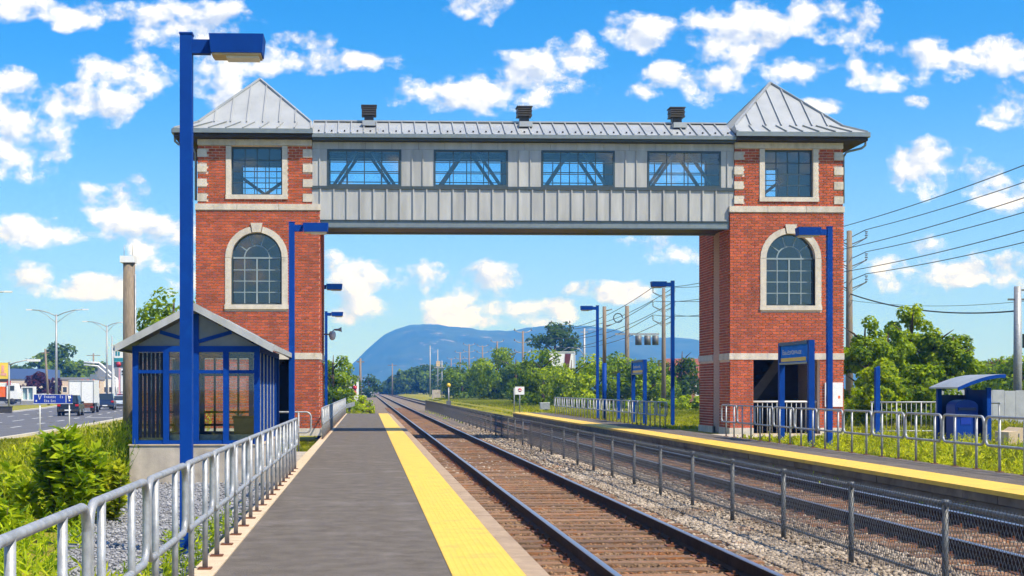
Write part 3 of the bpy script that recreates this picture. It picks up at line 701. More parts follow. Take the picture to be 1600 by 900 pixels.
    def slope(P, n_, name='roof_panel'):
        """split a quad (foot left, foot right, head right, head left) into standing-seam panels"""
        fl, fr_, hr, hl = [Vector(p) for p in P]
        nrm = (fr_-fl).cross(hl-fl if (hl-fl).length > .01 else hr-fl).normalized(); W = (fr_-fl).length
        pk = (hl-hr).length < .02
        for i in range(n_):
            t0, t1 = i/n_, (i+1)/n_
            def top(t):
                if not pk: return hl.lerp(hr, t)
                apex_t = (hl-fl).dot((fr_-fl).normalized())/W
                k = t/apex_t if t < apex_t else (1-t)/(1-apex_t)
                return fl.lerp(fr_, t) + (hl - fl.lerp(fr_, apex_t)) * min(k, 1)
            q0, q1 = fl.lerp(fr_, t0), fl.lerp(fr_, t1); poly = [q0, q1, top(t1), top(t0)]
            if pk and t0 < (hl-fl).dot((fr_-fl).normalized())/W < t1: poly = [q0, q1, top(t1), hl, top(t0)]
            poly = [p for k_, p in enumerate(poly) if k_ == 0 or (p - poly[k_-1]).length > 1e-3]
            if (poly[-1]-poly[0]).length < 1e-3: poly = poly[:-1]
            if len(poly) < 3: continue
            nn = len(poly); vs = [p + nrm*.004 for p in poly] + [p - nrm*.035 for p in poly]
            pn = part(name, MB().add(vs, [tuple(range(nn)), tuple(range(2*nn-1, nn-1, -1))] + [(k_, (k_+1)%nn, (k_+1)%nn+nn, k_+nn) for k_ in range(nn)]), ROOFM, fb)
            if i > 0 and (top(t0)-q0).length > .1: part('seam', MB().beam(q0 + nrm*.03, top(t0) + nrm*.03, .035, .06, nrm), ROOFM, pn)
    A_, B_, C_, D_ = (a0,b0,zb), (a1,b0,zb), (a1,b1,zb), (a0,b1,zb); P_ = (pkx,pky,pkz)
    slope([A_, B_, P_, P_], 7); slope([B_, C_, P_, P_], 7); slope([C_, D_, P_, P_], 7); slope([D_, A_, P_, P_], 7)
    E_, F_, G_, H_ = (e0,c0,ze), (e1,c0,ze), (e1,c1,ze), (e0,c1,ze)
    slope([E_, F_, B_, A_], 8, 'skirt_panel'); slope([G_, H_, D_, C_], 8, 'skirt_panel')
    if inner > 0: slope([H_, E_, A_, D_], 8, 'skirt_panel'); part('roof_upstand', MB().add([F_, G_, C_, B_, (e1-.05,c0,ze), (e1-.05,c1,ze)], [(0,1,2,3), (4,5,2,3)]), ROOFM, fb)
    else: slope([F_, G_, C_, B_], 8, 'skirt_panel'); part('roof_upstand', MB().add([E_, H_, D_, A_, (e0+.05,c0,ze), (e0+.05,c1,ze)], [(0,1,2,3), (4,5,2,3)]), ROOFM, fb)
    hp = MB()
    for q in (A_, B_, C_, D_): hp.beam(Vector(q)+Vector((0,0,.03)), Vector(P_)+Vector((0,0,.05)), .09, .06)
    for q, w_ in ((E_, A_), (F_, B_), (G_, C_), (H_, D_)): hp.beam(Vector(q)+Vector((0,0,.02)), Vector(w_)+Vector((0,0,.03)), .07, .05)
    part('hip_cap', hp, ROOFM, fb)
    part('gutter', MB().box(e0-.05, e1+.05, c0-.09, c0+.02, ze-.17, ze-.012).box(e0-.05, e1+.05, c1-.02, c1+.09, ze-.17, ze-.012).box(*sorted((eo-s*.09, eo+s*.02)), c0+.021, c1-.021, ze-.17, ze-.012), SLATE, fb)
    part('soffit', MB().box(e0, e1, c0+.022, c1-.022, ze-.30, ze-.19), CAVE, fb)
    dp = uo - s*.10
    part('downpipe', MB().tube([(eo, c0+.25, ze-.2), (eo, c0+.3, ze-.42), (eo+s*.12, c0+.35, ze-.52), (dp-s*.1, c0+.55, ze-.62), (dp, c0+.6, ze-.8), (dp, c0+.6, 8.4)], .045, 8), SLATE, fb)

tower(0, -6.12, -1.70, -6.06, -1.99, 1, (-4.87, -3.05, 8.58, 10.30), (-4.86, -3.06, 4.65, 6.33), (-4.1, -2.73), 1)
tower(1, 13.12, 17.28, 13.30, 17.26, -1, (14.40, 16.17, 8.58, 10.30), (14.44, 16.23, 4.65, 6.36), (13.97, 16.41), 2)
for i in (0, 1):
    o = part('brick', brick_stuff[i], BRICK, fb); o['kind'] = 'stuff'; o['label'] = 'red brickwork in running bond with pale joints'
for (x, y, z) in brick_singles:
    o = bpy.data.objects.new('brick', brick_mesh); COL.objects.link(o); o.parent = fb; o.location = (x - 5.6, y - 51.6, z + .05)

# gallery ---------------------------------------------------------------
GF, GB = 49.50, 51.62
wins = [(-1.44, 1.22), (2.39, 5.07), (6.28, 8.94), (10.13, 12.81)]
part('gallery_beam', MB().box(-1.69, 13.11, GF-.04, GF+.16, 7.42, 7.66).box(-1.69, 13.11, GB-.16, GB+.04, 7.42, 7.66), SLATE, fb)
part('beam_flange', MB().box(-1.69, 13.11, GF-.08, GF+.14, 7.665, 7.70).box(-1.69, 13.11, GF-.07, GF-.041, 7.40, 7.44), DARKM, fb)
part('soffit', MB().box(-1.69, 13.11, GF+.165, GB-.165, 7.47, 7.55), CHAR, fb)
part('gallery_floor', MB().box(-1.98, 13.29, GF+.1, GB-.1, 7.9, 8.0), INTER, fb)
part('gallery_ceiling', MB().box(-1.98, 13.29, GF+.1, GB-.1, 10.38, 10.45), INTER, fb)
part('dark_lining', MB().box(-1.95, 13.28, GF+.06, GF+.10, 7.72, 8.78).box(-1.95, 13.28, GB-.10, GB-.06, 7.72, 8.78).box(-1.95, 13.28, GF+.06, GF+.1, 10.24, 10.5).box(-1.95, 13.28, GB-.1, GB-.06, 10.24, 10.5), INTER, fb)
for y, s in ((GF, -1), (GB, 1)):
    x = -1.68; n = 0; pw = (13.10+1.68)/31
    while n < 31:                                        # lower standing-seam cladding
        a, b = x + n*pw, x + (n+1)*pw
        p = part('cladding_panel', MB().box(a+.006, b-.006, y-.02, y+.02, 7.70, 8.80), ALU, fb)
        part('seam', MB().box(a-.022, a+.022, y-.02+s*.005 if s > 0 else y-.075, y+.075 if s > 0 else y+.015, 7.70, 8.80), ALU, p)
        n += 1
    for (a, b) in ((-1.985, -1.688), (13.108, 13.295)): part('cladding_panel', MB().box(a, b, y-.02, y+.02, 8.25, 8.80), ALU, fb)
    edges = [-1.98] + [e for w in wins for e in w] + [13.29]
    for i in range(0, len(edges), 2):                    # piers between the windows
        a, b = edges[i], edges[i+1]; k = 3 if b - a > .8 else 2 if b - a > .45 else 2
        for j in range(k):
            c, d = a+(b-a)*j/k, a+(b-a)*(j+1)/k
            p = part('wall_panel', MB().box(c+.005, d-.005, y-.02, y+.02, 8.92, 10.24), ALU, fb)
            if j: part('seam', MB().box(c-.018, c+.018, y-.065 if s < 0 else y-.01, y+.01 if s < 0 else y+.065, 8.92, 10.24), ALU, p)
    n = 16
    for j in range(n): part('frieze_panel', MB().box(-1.98+j*15.27/n+.004, -1.98+(j+1)*15.27/n-.004, y-.03, y+.02, 10.245, 10.50), ALU, fb)
    part('sill_band', MB().box(-1.98, 13.29, y-.07, y+.05, 8.803, 8.915), DARKM, fb)
    for (a, b) in wins:
        w = part('gallery_window', frame(a, b, 8.92, 10.24, y-.04, y+.055, .065), WINFR, fb)
        pane_grid(w, a+.065, b-.065, 8.985, 10.175, 4, 3, y+.0, GLASS, .035 if s > 0 else .028)
for y in (GF+.35, GB-.3):
    for (a, b) in wins:
        c = (a+b)/2
        t = part('truss', MB().beam((a-.25, y, 8.3), (c-.18, y, 10.35), .085, .11).beam((b+.25, y, 8.3), (c+.18, y, 10.35), .085, .11), WINFR, fb)
    part('truss_chord', MB().box(-1.9, 13.2, y-.07, y+.07, 10.2, 10.37), WINFR, fb)
# gallery roof
RZ, EZ = 11.42, 10.74; RYm = (GF+GB)/2; n = 33
for (ye, s) in ((GF-.34, -1), (GB+.34, 1)):
    d = Vector((0, RYm-ye, RZ-EZ)); nr = Vector((0, -(RZ-EZ)*(1 if s < 0 else -1), abs(RYm-ye))).normalized()
    for j in range(n):
        a, b = -1.97+j*15.24/n, -1.97+(j+1)*15.24/n
        v = [Vector(q) for q in ((a+.004, ye, EZ), (b-.004, ye, EZ), (b-.004, RYm, RZ), (a+.004, RYm, RZ))]
        p = part('roof_panel', MB().hexa([q - nr*.03 for q in v] + [q for q in v]), ROOFM, fb)
        part('seam', MB().beam(Vector((a, ye, EZ)) + nr*.025, Vector((a, RYm, RZ)) + nr*.025, .035, .06, nr), ROOFM, p)
        if s < 0: part('snow_stop', MB().beam(Vector(((a+b)/2-.03, ye+.22, EZ+.125)) + nr*.02, Vector(((a+b)/2+.03, ye+.22, EZ+.125)) + nr*.02, .04, .05, nr), CHAR, p)
part('ridge_cap', MB().beam((-1.97, RYm, RZ+.03), (13.27, RYm, RZ+.03), .22, .05), ROOFM, fb)
part('fascia', MB().box(-1.97, 13.27, GF-.42, GF-.32, 10.60, 10.735).box(-1.97, 13.27, GB+.32, GB+.42, 10.60, 10.735), SLATE, fb)
part('soffit', MB().box(-1.97, 13.27, GF-.318, GB+.318, 10.52, 10.62), DARKM, fb)
for x in (.06, 5.77, 11.42):
    v = part('roof_vent', MB().box(x-.17, x+.17, RYm-.17, RYm+.17, 11.25, 11.64), CHAR, fb)
    for k in range(4): part('louvre', MB().box(x-.27+.012*(k%2), x+.27-.012*(k%2), RYm-.27, RYm+.27, 11.645+k*.082, 11.70+k*.082), CHAR, v)
    part('vent_cap', MB().box(x-.29, x+.29, RYm-.29, RYm+.29, 11.975, 12.01), CHAR, v); part('vent_core', MB().box(x-.2, x+.2, RYm-.2, RYm+.2, 11.642, 11.974), BLACK, v)
    part('vent_flashing', MB().box(x-.24, x+.24, RYm-.7, RYm+.05, 11.17, 11.36), ROOFM, v)

# notices on the right tower and the barrier in its doorway
po = thing('notice_board', (15.95+.85, 49.33, .95), 'white wall notice with a dark red panel beside the doorway on the right tower', 'notice')
part('board', MB().box(16.57, 17.22, 49.31, 49.378, .98, 1.86), WHITE, po)
part('red_panel', MB().box(16.60, 16.83, 49.304, 49.309, 1.06, 1.38), REDP, po)
part('print_lines', MB().box(16.62, 16.80, 49.304, 49.309, 1.66, 1.675).box(16.62, 16.80, 49.304, 49.309, 1.60, 1.612).box(16.66, 16.72, 49.304, 49.309, 1.50, 1.54), mat('grey_print', (.3,.3,.33), .6), po)
part('orange_mark', MB().box(17.05, 17.12, 49.304, 49.309, 1.28, 1.38), ORANGE, po)
gb = thing('doorway_railing', (15.19, 49.7, -.03), 'pale metal railing standing across the dark doorway of the right tower', 'railing')
part('top_rail', MB().cyl((13.95, 49.75, 1.16), (16.43, 49.75, 1.16), .035, 8), WHITE, gb)
for k in range(14): part('baluster', MB().cyl((14.05+k*.178, 49.75, -.02), (14.05+k*.178, 49.75, 1.13), .014, 6), GALV, gb)
part('threshold', MB().box(13.98, 16.4, 49.35, 49.9, -.04, .0), CONCL, gb)
# ================================================================== RAILINGS, LAMPS, SHELTER, SIGNS
HL = 1.92                                             # length of one hoop panel
def hoop_mesh(L_=HL, zt=1.04, zb=.48, r=.0255, c=.13):
    a, b = .035, L_ - .035; zc, zd = zt - r, zb; P = []
    def corner(cy, cz, t0, t1): return [(0, cy + c*math.cos(R(t0+(t1-t0)*i/5)), cz + c*math.sin(R(t0+(t1-t0)*i/5))) for i in range(6)]
    P = corner(b-c, zc-c, 0, 90) + corner(a+c, zc-c, 90, 180) + corner(a+c, zd+c, 180, 270) + corner(b-c, zd+c, 270, 360); P += [P[0]]
    me = MB().tube(P, r, 10, cap=False).mesh('hoop_panel'); me.materials.append(GALV); return me
def post_mesh(zb=0., zt=1.03):
    me = MB().cyl((0, 0, zb), (0, 0, zt), .0245, 10).mesh('post'); me.materials.append(GALV); return me
HOOP = hoop_mesh(); POST = post_mesh(-.02)
PLATE = MB().box(-.06, .06, -.06, .06, 0, .012).mesh('base_plate'); fix_normals(PLATE); PLATE.materials.append(SPIKE)
def railing(x, y, z, n, ang, label, plates=True, posts=POST, flip=1):
    """n hoop panels from (x,y) on, running along +y turned by ang"""
    rt = thing('hoop_railing', (x, y, z), label, 'railing', 'tubular hoop railings'); rt.rotation_euler.z = ang
    for i in range(n):
        h = bpy.data.objects.new('hoop_panel', HOOP); COL.objects.link(h); h.parent = rt; h.location = (0, i*HL*flip if flip > 0 else -(i+1)*HL, 0)
        for d in (.36, 1.32):
            p = bpy.data.objects.new('post', posts); COL.objects.link(p); p.parent = rt; p.location = (0, h.location.y + d, 0)
            if plates:
                q = bpy.data.objects.new('base_plate', PLATE); COL.objects.link(q); q.parent = p; q.location = (0, 0, .012)
    return rt
railing(-1.45, 28.32 - 14*HL, .002, 14, 0, 'galvanised hoop railing along the near platform in the left foreground')
railing(-1.45, 36.3, .0, 2, R(90), 'short galvanised hoop railing crossing behind the shelter towards the left tower', False)
railing(-1.45, 44.0, .0, 25, 0, 'long galvanised hoop railing past the left tower beside the far end of the platform')
railing(11.56, 44.6 - 17*HL, .09, 17, 0, 'galvanised hoop railing in front of the right tower along the far platform')
railing(11.75, 53.6, .09, 17, 0, 'galvanised hoop railing on the far platform behind the right tower')

# lamp posts ------------------------------------------------------------
LENS = mat('lamp_lens', (.62, .58, .50), .3, var=.08)
def lamp(x, y, z0, s, label, tall=5.85, yaw=0):
    t = thing('platform_lamp', (x, y, z0), label, 'lamp post', 'blue platform lamp posts')
    w = .072; b = .0
    part('post', MB().box(x-w, x+w, y-w, y+w, z0+.02, tall), BLUE, t)
    part('post_cap', MB().box(x-w-.008, x+w+.008, y-w-.008, y+w+.008, tall+.001, tall+.02), BLUE, t)
    part('foot_plate', MB().box(x-.16, x+.16, y-.16, y+.16, z0, z0+.02), BLUE, t)
    part('arm', MB().box(x+s*w, x+s*.285, y-.055, y+.055, tall-.225, tall-.06), BLUE, t)
    x0, x1 = sorted((x+s*.285, x+s*.93)); h0 = tall-.24
    hd = part('lamp_head', MB().hexa([(x0+.02,y-.17,h0),(x1-.02,y-.17,h0),(x1-.02,y+.17,h0),(x0+.02,y+.17,h0),(x0,y-.19,tall-.02),(x1,y-.19,tall-.02),(x1,y+.19,tall-.02),(x0,y+.19,tall-.02)]), BLUE, t)
    part('lens_frame', MB().box(x0+.035, x1-.035, y-.155, y+.155, h0-.022, h0-.001), CONCL, hd)
    part('lens', MB().box(x0+.20 if s > 0 else x0+.06, x1-.06 if s > 0 else x1-.20, y-.12, y+.12, h0-.05, h0-.023), LENS, hd)
    return t
la = lamp(-2.16, 16.53, -.37, 1, 'tall blue lamp post closest to the camera in front of the shelter')
part('inspection_label', MB().box(-2.18, -2.13, 16.452, 16.457, .62, .64), WHITE, la)
lamp(-1.92, 35.06, -.36, 1, 'blue lamp post standing just behind the shelter in front of the left tower')
lamp(-1.93, 55.2, -.36, 1, 'blue lamp whose head peeks out from behind the left tower')
lamp(-2.25, 75.28, -.36, 1, 'small distant blue lamp post between the left tower and the mountain')
lamp(13.06, 38.5, -.03, -1, 'tall blue lamp post in front of the right tower', 6.2)
lamp(13.06, 58.5, -.03, -1, 'blue lamp post just left of the right tower on the far platform', 6.24)
lamp(12.68, 75.5, -.03, -1, 'most distant blue lamp post on the far platform', 6.22)
dc = thing('dome_camera', (-1.70, 53.6, 3.6), 'white dome security camera on a bracket behind the left tower', 'security camera')
part('bracket', MB().cyl((-1.70, 53.6, 3.75), (-1.35, 53.6, 3.75), .03, 8), GALV, dc); part('dome', MB().lathe([(.0,.22),(.1,.2),(.14,.1),(.13,0),(.1,-.09),(.05,-.13),(0,-.14)], (-1.36, 53.6, 3.66), 14), WHITE, dc)
part('horn', MB().tube([(-1.30, 53.6, 3.93), (-1.12, 53.6, 3.93), (-1.0, 53.6, 3.94)], [.03, .045, .10], 10), GALV, dc); part('horn_mount', MB().cyl((-1.36, 53.6, 3.86), (-1.30, 53.6, 3.93), .02, 6), GALV, dc)

# waiting shelter -------------------------------------------------------
sx0, sx1, sy0, sy1 = -4.92, -2.26, 29.0, 35.4
sh = thing('waiting_shelter', (-3.59, 32.2, -.4), 'blue framed glass waiting shelter with a gabled grey roof on a concrete base', 'shelter')
part('concrete_base', MB().box(sx0-.05, sx1+.04, sy0-.05, sy0+.15, -.42, .44).box(sx0-.05, sx1+.04, sy1-.15, sy1+.05, -.42, .44).box(sx0-.05, sx0+.15, sy0+.151, sy1-.151, -.42, .44).box(sx1-.16, sx1+.04, sy0+.151, sy1-.151, -.42, .44), CONC, sh)
part('floor', MB().box(sx0+.15, sx1-.16, sy0+.15, sy1-.15, -.2, -.01), CONC, sh)
part('base_cap', MB().box(sx0-.07, sx1+.06, sy0-.075, sy0+.15, .442, .462).box(sx0-.07, sx1+.06, sy1-.15, sy1+.07, .442, .462).box(sx0-.07, sx0+.15, sy0+.151, sy1-.151, .442, .46).box(sx1-.16, sx1+.06, sy0+.151, sy1-.151, .442, .46), CONCL, sh)
px_ = [sx0+.06, -4.22, -3.595, -2.97, sx1-.06]
fr = MB(); zt = 2.40
for y in (sy0+.06, sy1-.06):
    for x in px_: part('post', MB().box(x-.06, x+.06, y-.06, y+.06, .463, zt), BLUE, sh)
    s = -1 if y < 32 else 1
    part('top_beam', MB().box(sx0, sx1, y-.065, y+.065, zt+.001, zt+.125), BLUE, sh); part('bottom_beam', MB().box(sx0+.12, sx1-.12, y-.04, y+.04, .465, .545), BLUE, sh)
    part('transom', MB().box(sx0+.12, sx1-.12, y-.045, y+.045, 1.95, 2.02), BLUE, sh)
    for i, (a, b) in enumerate(zip(px_, px_[1:])):
        part('pane', MB().box(a+.06, b-.06, y-.006, y+.006, .55, 1.95), GLASSC, sh); part('pane', MB().box(a+.06, b-.06, y-.006, y+.006, 2.022, zt), GLASSC, sh)
    if s > 0:
        part('rear_rail', MB().box(sx0+.12, sx1-.12, y-.046, y+.046, 1.01, 1.06).box(sx0+.12, sx1-.12, y-.046, y+.046, .68, .73), BARD, sh)
        for x in (-4.6, -4.4, -3.9, -3.3, -2.7): part('mullion', MB().box(x-.025, x+.025, y-.05, y+.05, .547, zt), BARD, sh)
    else:
        for k in range(6): part('bar', MB().box(sx0+.14+k*.088, sx0+.195+k*.088, y-.03, y+.03, .60, zt-.02), BARD, sh)
    # gable
    g = MB().box(-3.595-.055, -3.595+.055, y-.05, y+.05, zt+.127, 3.20).beam((-3.65, y, 2.62), (-4.35, y, 2.82), .08, .08).beam((-3.54, y, 2.62), (-2.85, y, 2.82), .08, .08)
    part('gable_frame', g, BLUE, sh)
    part('gable_pane', MB().prism([(sx0+.05, zt+.127), (sx1-.05, zt+.127), (-3.595, 3.22)], 'y', y-.008, y+.008), GLASSG, sh)
for x in (sx0+.06, sx1-.06):
    yy = np.linspace(sy0+.06, sy1-.06, 7); s = -1 if x < -4 else 1
    part('top_beam', MB().box(x-.065, x+.065, sy0+.13, sy1-.13, zt+.003, zt+.12), BLUE, sh); part('bottom_beam', MB().box(x-.04, x+.04, sy0+.13, sy1-1.3 if s > 0 else sy1-.13, .464, .54), BLUE, sh)
    for i in range(6):
        if s < 0 and i in (1, 3, 5): continue
        if i: part('post', MB().box(x-.05, x+.05, yy[i]-.05, yy[i]+.05, .463, zt), BLUE, sh)
        if s > 0 and i == 5: continue                    # doorway
        for k in (range(1, 5) if s > 0 else ()): part('bar', MB().box(x-.02, x+.02, yy[i]+.06+(yy[i+1]-yy[i]-.12)*k/5-.015, yy[i]+.06+(yy[i+1]-yy[i]-.12)*k/5+.015, .545, zt), GALV if s > 0 else BARD, sh)
        part('pane', MB().box(x-.006, x+.006, yy[i]+.055, yy[min(i+(2 if s < 0 else 1), 6)]-.055, .545, zt), GLASSC, sh)
for s in (-1, 1):
    xe = -3.595 + s*1.61
    for k in range(5):
        a, b = sy0-.28+k*1.39, sy0-.28+(k+1)*1.39-.006
        v0 = [(-3.595, 3.33), (xe, 2.47), (xe, 2.53), (-3.595, 3.40)]
        part('roof_panel', MB().prism(v0, 'y', a, b), ALU, sh)
    for (a, b) in ((sy0-.34, sy0-.285), (sy1+.30, sy1+.36)): part('bargeboard', MB().prism([(-3.595, 3.25), (xe+s*.02, 2.385), (xe+s*.02, 2.54), (-3.595, 3.415)], 'y', a, b), ALU, sh)
    part('eave_gutter', MB().box(*sorted((xe+s*.005, xe+s*.07)), sy0-.28, sy1+.28, 2.42, 2.535), ALU, sh)
part('bench', MB().box(sx0+.3, sx1-.3, sy1-.62, sy1-.24, .40, .46).box(sx0+.5, sx0+.56, sy1-.5, sy1-.3, -.01, .40).box(sx1-.56, sx1-.5, sy1-.5, sy1-.3, -.01, .40), GALV, sh)
part('baseboard_heater', MB().box(sx0+.15, sx1-.15, sy0+.16, sy0+.30, .47, .66), GALV, sh)
sb = thing('litter_bin', (-2.65, 29.9, .445), 'dark grey waste bin inside the shelter', 'bin')
part('body', MB().hexa([(-2.85,29.7,.446),(-2.45,29.7,.446),(-2.45,30.1,.446),(-2.85,30.1,.446),(-2.88,29.67,.98),(-2.42,29.67,.98),(-2.42,30.13,.98),(-2.88,30.13,.98)]), CHAR, sb); part('lid', MB().box(-2.9,-2.4,29.65,30.15,.982,1.04), BLACK, sb)

# chain link fence between the tracks ----------------------------------
cf = thing('chain_link_fence', (5.31, 60, -.33), 'low chain link fence running between the two tracks', 'fence')
ftop, fbot = .585, -.13; ys_ = [7.56 + 2.46*k for k in range(49)]
for i, y in enumerate(ys_):
    h = part('post', MB().cyl((5.31, y, -.42), (5.31, y, ftop+.01), .031, 8), GALVF, cf)
    part('post_cap', MB().cyl((5.31, y, ftop-.03), (5.31, y, ftop+.018), .036, 8), GALVF, h)
    if i < len(ys_)-1:
        part('top_rail', MB().cyl((5.31, y+.02, ftop-.02), (5.31, ys_[i+1]-.02, ftop-.02), .024, 8), GALVF, cf); part('bottom_rail', MB().cyl((5.31, y+.03, fbot), (5.31, ys_[i+1]-.03, fbot), .017, 6), GALVF, cf)
def chain():
    d = .066; H_ = ftop + .03 - (fbot - .05); n = int((ys_[-1]-ys_[0]) / d)
    V = []; F = []; w = .0026; b = 0; z0, z1 = fbot-.05, ftop+.03; run = H_ * .62
    for s in (-1, 1):
        y = ys_[0] + np.arange(n) * d; x = 5.272 + s*.003
        y = np.where(y > 45, 45 + (y - 45) * 1.7, y); y = np.minimum(y, ys_[-1] - .7)
        for (dy, dx) in ((0, 0),):
            a0 = np.c_[np.full(n, x), y, np.full(n, z0)]; a1 = np.c_[np.full(n, x), y + s*run, np.full(n, z1)]
            for k, (ox, oy) in enumerate(((0, -w*1.15), (-w, w*.6), (w, w*.6))): V += [a0 + (ox, oy, 0), a1 + (ox, oy, 0)]
            for k in range(3):
                i0 = b + 2*k*n + np.arange(n); i1 = i0 + n; j0 = b + 2*((k+1) % 3)*n + np.arange(n); j1 = j0 + n
                F.append(np.c_[i0, j0, j1, i1])
            b += 6*n
    # twisted barbs above the rail
    yb = ys_[0] + np.arange(n) * d; a0 = np.c_[np.full(n, 5.272), yb, np.full(n, ftop+.03)]; a1 = a0 + np.c_[rng.uniform(-.012, .012, n), rng.uniform(-.02, .02, n), np.full(n, .028)]
    V += [a0 + (0, -w*1.5, 0), a1, a0 + (0, w*1.5, 0)]; i = b + np.arange(n); 
    F.append(np.c_[i, i+n, i+2*n, i+2*n])
    FF = np.concatenate(F); V = np.concatenate(V); me = bpy.data.meshes.new('wire_mesh')
    me.from_pydata((V - np.array((5.31, 60, -.33))).tolist(), [], [tuple(f[:3]) if f[2] == f[3] else tuple(f) for f in FF.tolist()]); me.materials.append(WIREM)
    o = bpy.data.objects.new('wire_mesh', me); COL.objects.link(o); o.parent = cf; o['kind'] = 'stuff'
chain()

# station name signs ------------------------------------------------------
def glyphs(mb, x, y0, z, h, n, axis='y', step=.09, seed=0, w=.012, dirn=-1, fixed=None):
    """blurred lettering: short upright and cross strokes like the far text in the photograph"""
    r_ = random.Random(seed)
    for k in range(n):
        a = y0 + dirn*k*step; hh = h * (1.3 if k == 0 else r_.choice((.75, .8, 1.0)))
        st = r_.sample([('v', 0), ('v', .6), ('h', 0), ('h', .5), ('h', 1)], 3)
        if k == 0: st = [('v', 0), ('h', 0), ('h', .5), ('h', 1)]
        for t, q in st:
            if t == 'v': lo, hi, zl, zh = a + dirn*q*step*.7, a + dirn*(q*step*.7) + dirn*w, z, z + hh
            else: lo, hi, zl, zh = a, a + dirn*step*.62, z + q*hh*.85, z + q*hh*.85 + w
            lo, hi = sorted((lo, hi))
            if axis == 'y': mb.box(x, x+.004, lo, hi, zl, zh)
            else: mb.box(lo, hi, x-.004, x, zl, zh)
    return mb
def name_sign(x, ya, yb, z0, zt, label, seed):
    """two blue posts and a blue panel facing the track, between ya (near) and yb (far)"""
    t = thing('station_sign', (x, (ya+yb)/2, z0), label, 'sign', 'blue station name signs')
    for y in (ya, yb): part('post', MB().box(x-.08, x+.08, y-.08, y+.08, z0, zt), BLUE, t)
    part('header', MB().box(x-.09, x+.09, ya+.081, yb-.081, zt-.10, zt), BLUED, t); part('ledge', MB().box(x-.10, x+.10, ya+.081, yb-.081, zt-.66, zt-.61), SLATE, t)
    p = part('panel', MB().box(x-.045, x+.045, ya+.082, yb-.082, zt-.609, zt-.101), SKYBL, t)
    part('yellow_stripe', MB().box(x-.052, x-.0455, ya+.3, yb-.12, zt-.58, zt-.47), YELP, p)
    part('lettering', glyphs(MB(), x-.054, yb-.30, zt-.37, .11, max(4, int((yb-ya-.9)/.13)), 'y', .13, seed, .022), WHITE, p)['kind'] = 'stuff'
    # end plate facing along the platform
    return t
name_sign(12.6, 38.7, 41.5, -.03, 3.02, 'blue station name sign on two posts in front of the right tower doorway', 3)
name_sign(12.55, 61.9, 64.6, -.03, 2.96, 'smaller looking blue name sign further back on the far platform', 5)
def blue_post(x, y, z0, zt, label):
    t = thing('blue_post', (x, y, z0), label, 'post'); part('shaft', MB().box(x-.075, x+.075, y-.075, y+.075, z0, zt-.05), BLUE, t); part('slanted_top', MB().hexa([(x-.075,y-.075,zt-.049),(x+.075,y-.075,zt-.049),(x+.075,y+.075,zt-.049),(x-.075,y+.075,zt-.049),(x-.07,y-.07,zt-.02),(x+.07,y-.07,zt+.04),(x+.07,y+.07,zt+.04),(x-.07,y+.07,zt-.02)]), BLUE, t)
    return t
blue_post(17.2, 45.9, -.04, 2.36, 'single blue post in the grass right of the right tower')
blue_post(13.2, 72.0, -.04, 2.45, 'short blue post left of the distant name sign')

# rear fence and mailbox shelter on the right -----------------------------
rf = thing('flat_top_fence', (19.2, 46.8, -.04), 'straight galvanised picket fence behind the grass right of the right tower', 'fence')
part('top_rail', MB().cyl((17.3, 46.8, 1.17), (20.15, 46.8, 1.17), .028, 8).cyl((20.15, 46.8, 1.17), (20.15, 43.2, 1.17), .028, 8), GALV, rf); part('bottom_rail', MB().cyl((17.3, 46.8, .18), (20.15, 46.8, .18), .022, 8), GALV, rf)
for k in range(17): part('picket' if k % 5 else 'post', MB().cyl((17.35+k*.172, 46.8, -.03 if k % 5 == 0 else .18), (17.35+k*.172, 46.8, 1.16), .011 if k % 5 else .026, 6), GALV, rf)
for k in range(1, 4): part('post', MB().cyl((20.15, 46.8-k*1.18, -.03), (20.15, 46.8-k*1.18, 1.15), .024, 6), GALV, rf)
ms = thing('mailbox_shelter', (17.3, 38.9, -.04), 'small blue open shelter with a curved metal roof right of the tower', 'shelter')
for (x, y) in ((16.62, 39.5), (17.46, 39.5), (17.46, 38.15)): part('post', MB().box(x-.06, x+.06, y-.06, y+.06, -.04, 1.66), BLUE, ms)
part('back_panel', MB().box(16.69, 17.39, 39.5, 39.54, .1, 1.45), BLUED, ms); part('side_panel', MB().box(17.44, 17.48, 38.22, 39.43, .05, 1.6), BLUE, ms)
arc = [(16.45 + 1.35*i/10, 1.62 + .42*math.sin(math.pi*(.04+.46*i/10)) ) for i in range(11)]
part('curved_roof', MB().prism(arc + [(a, b-.04) for a, b in arc[::-1]], 'y', 37.85, 39.8), ROOFM, ms)
part('roof_edge', MB().prism([(a, b-.005) for a, b in arc] + [(a, b-.10) for a, b in arc[::-1]], 'y', 37.80, 37.848), BLUE, ms)
MAIL = mat('mailbox_blue', (.003, .04, .26), .45, var=.08, spec=.25)
mb_ = thing('mailbox', (16.96, 38.7, -.04), 'blue round topped letter box under the curved roof', 'mailbox')
pr = [(16.60, .12), (16.60, 1.12)] + [(16.60+.33-.33*math.cos(R(a)), 1.12+.20*math.sin(R(a))) for a in range(15, 180, 15)] + [(17.26, 1.12), (17.26, .12)]
part('body', MB().prism(pr, 'y', 38.35, 38.95), MAIL, mb_); part('slot_hood', MB().box(16.68, 17.18, 38.30, 38.349, 1.02, 1.1), BLUED, mb_)
for (x, y) in ((16.65, 38.4), (17.21, 38.4), (16.65, 38.9), (17.21, 38.9)): part('leg', MB().box(x-.03, x+.03, y-.03, y+.03, -.04, .12), BLUED, mb_)
part('label_plate', MB().box(16.76, 17.06, 38.34, 38.348, .62, .8), SIGNB, mb_)
cb = thing('concrete_block', (17.6, 36.2, -.04), 'beige concrete block with a sloped top at the right edge', 'block')
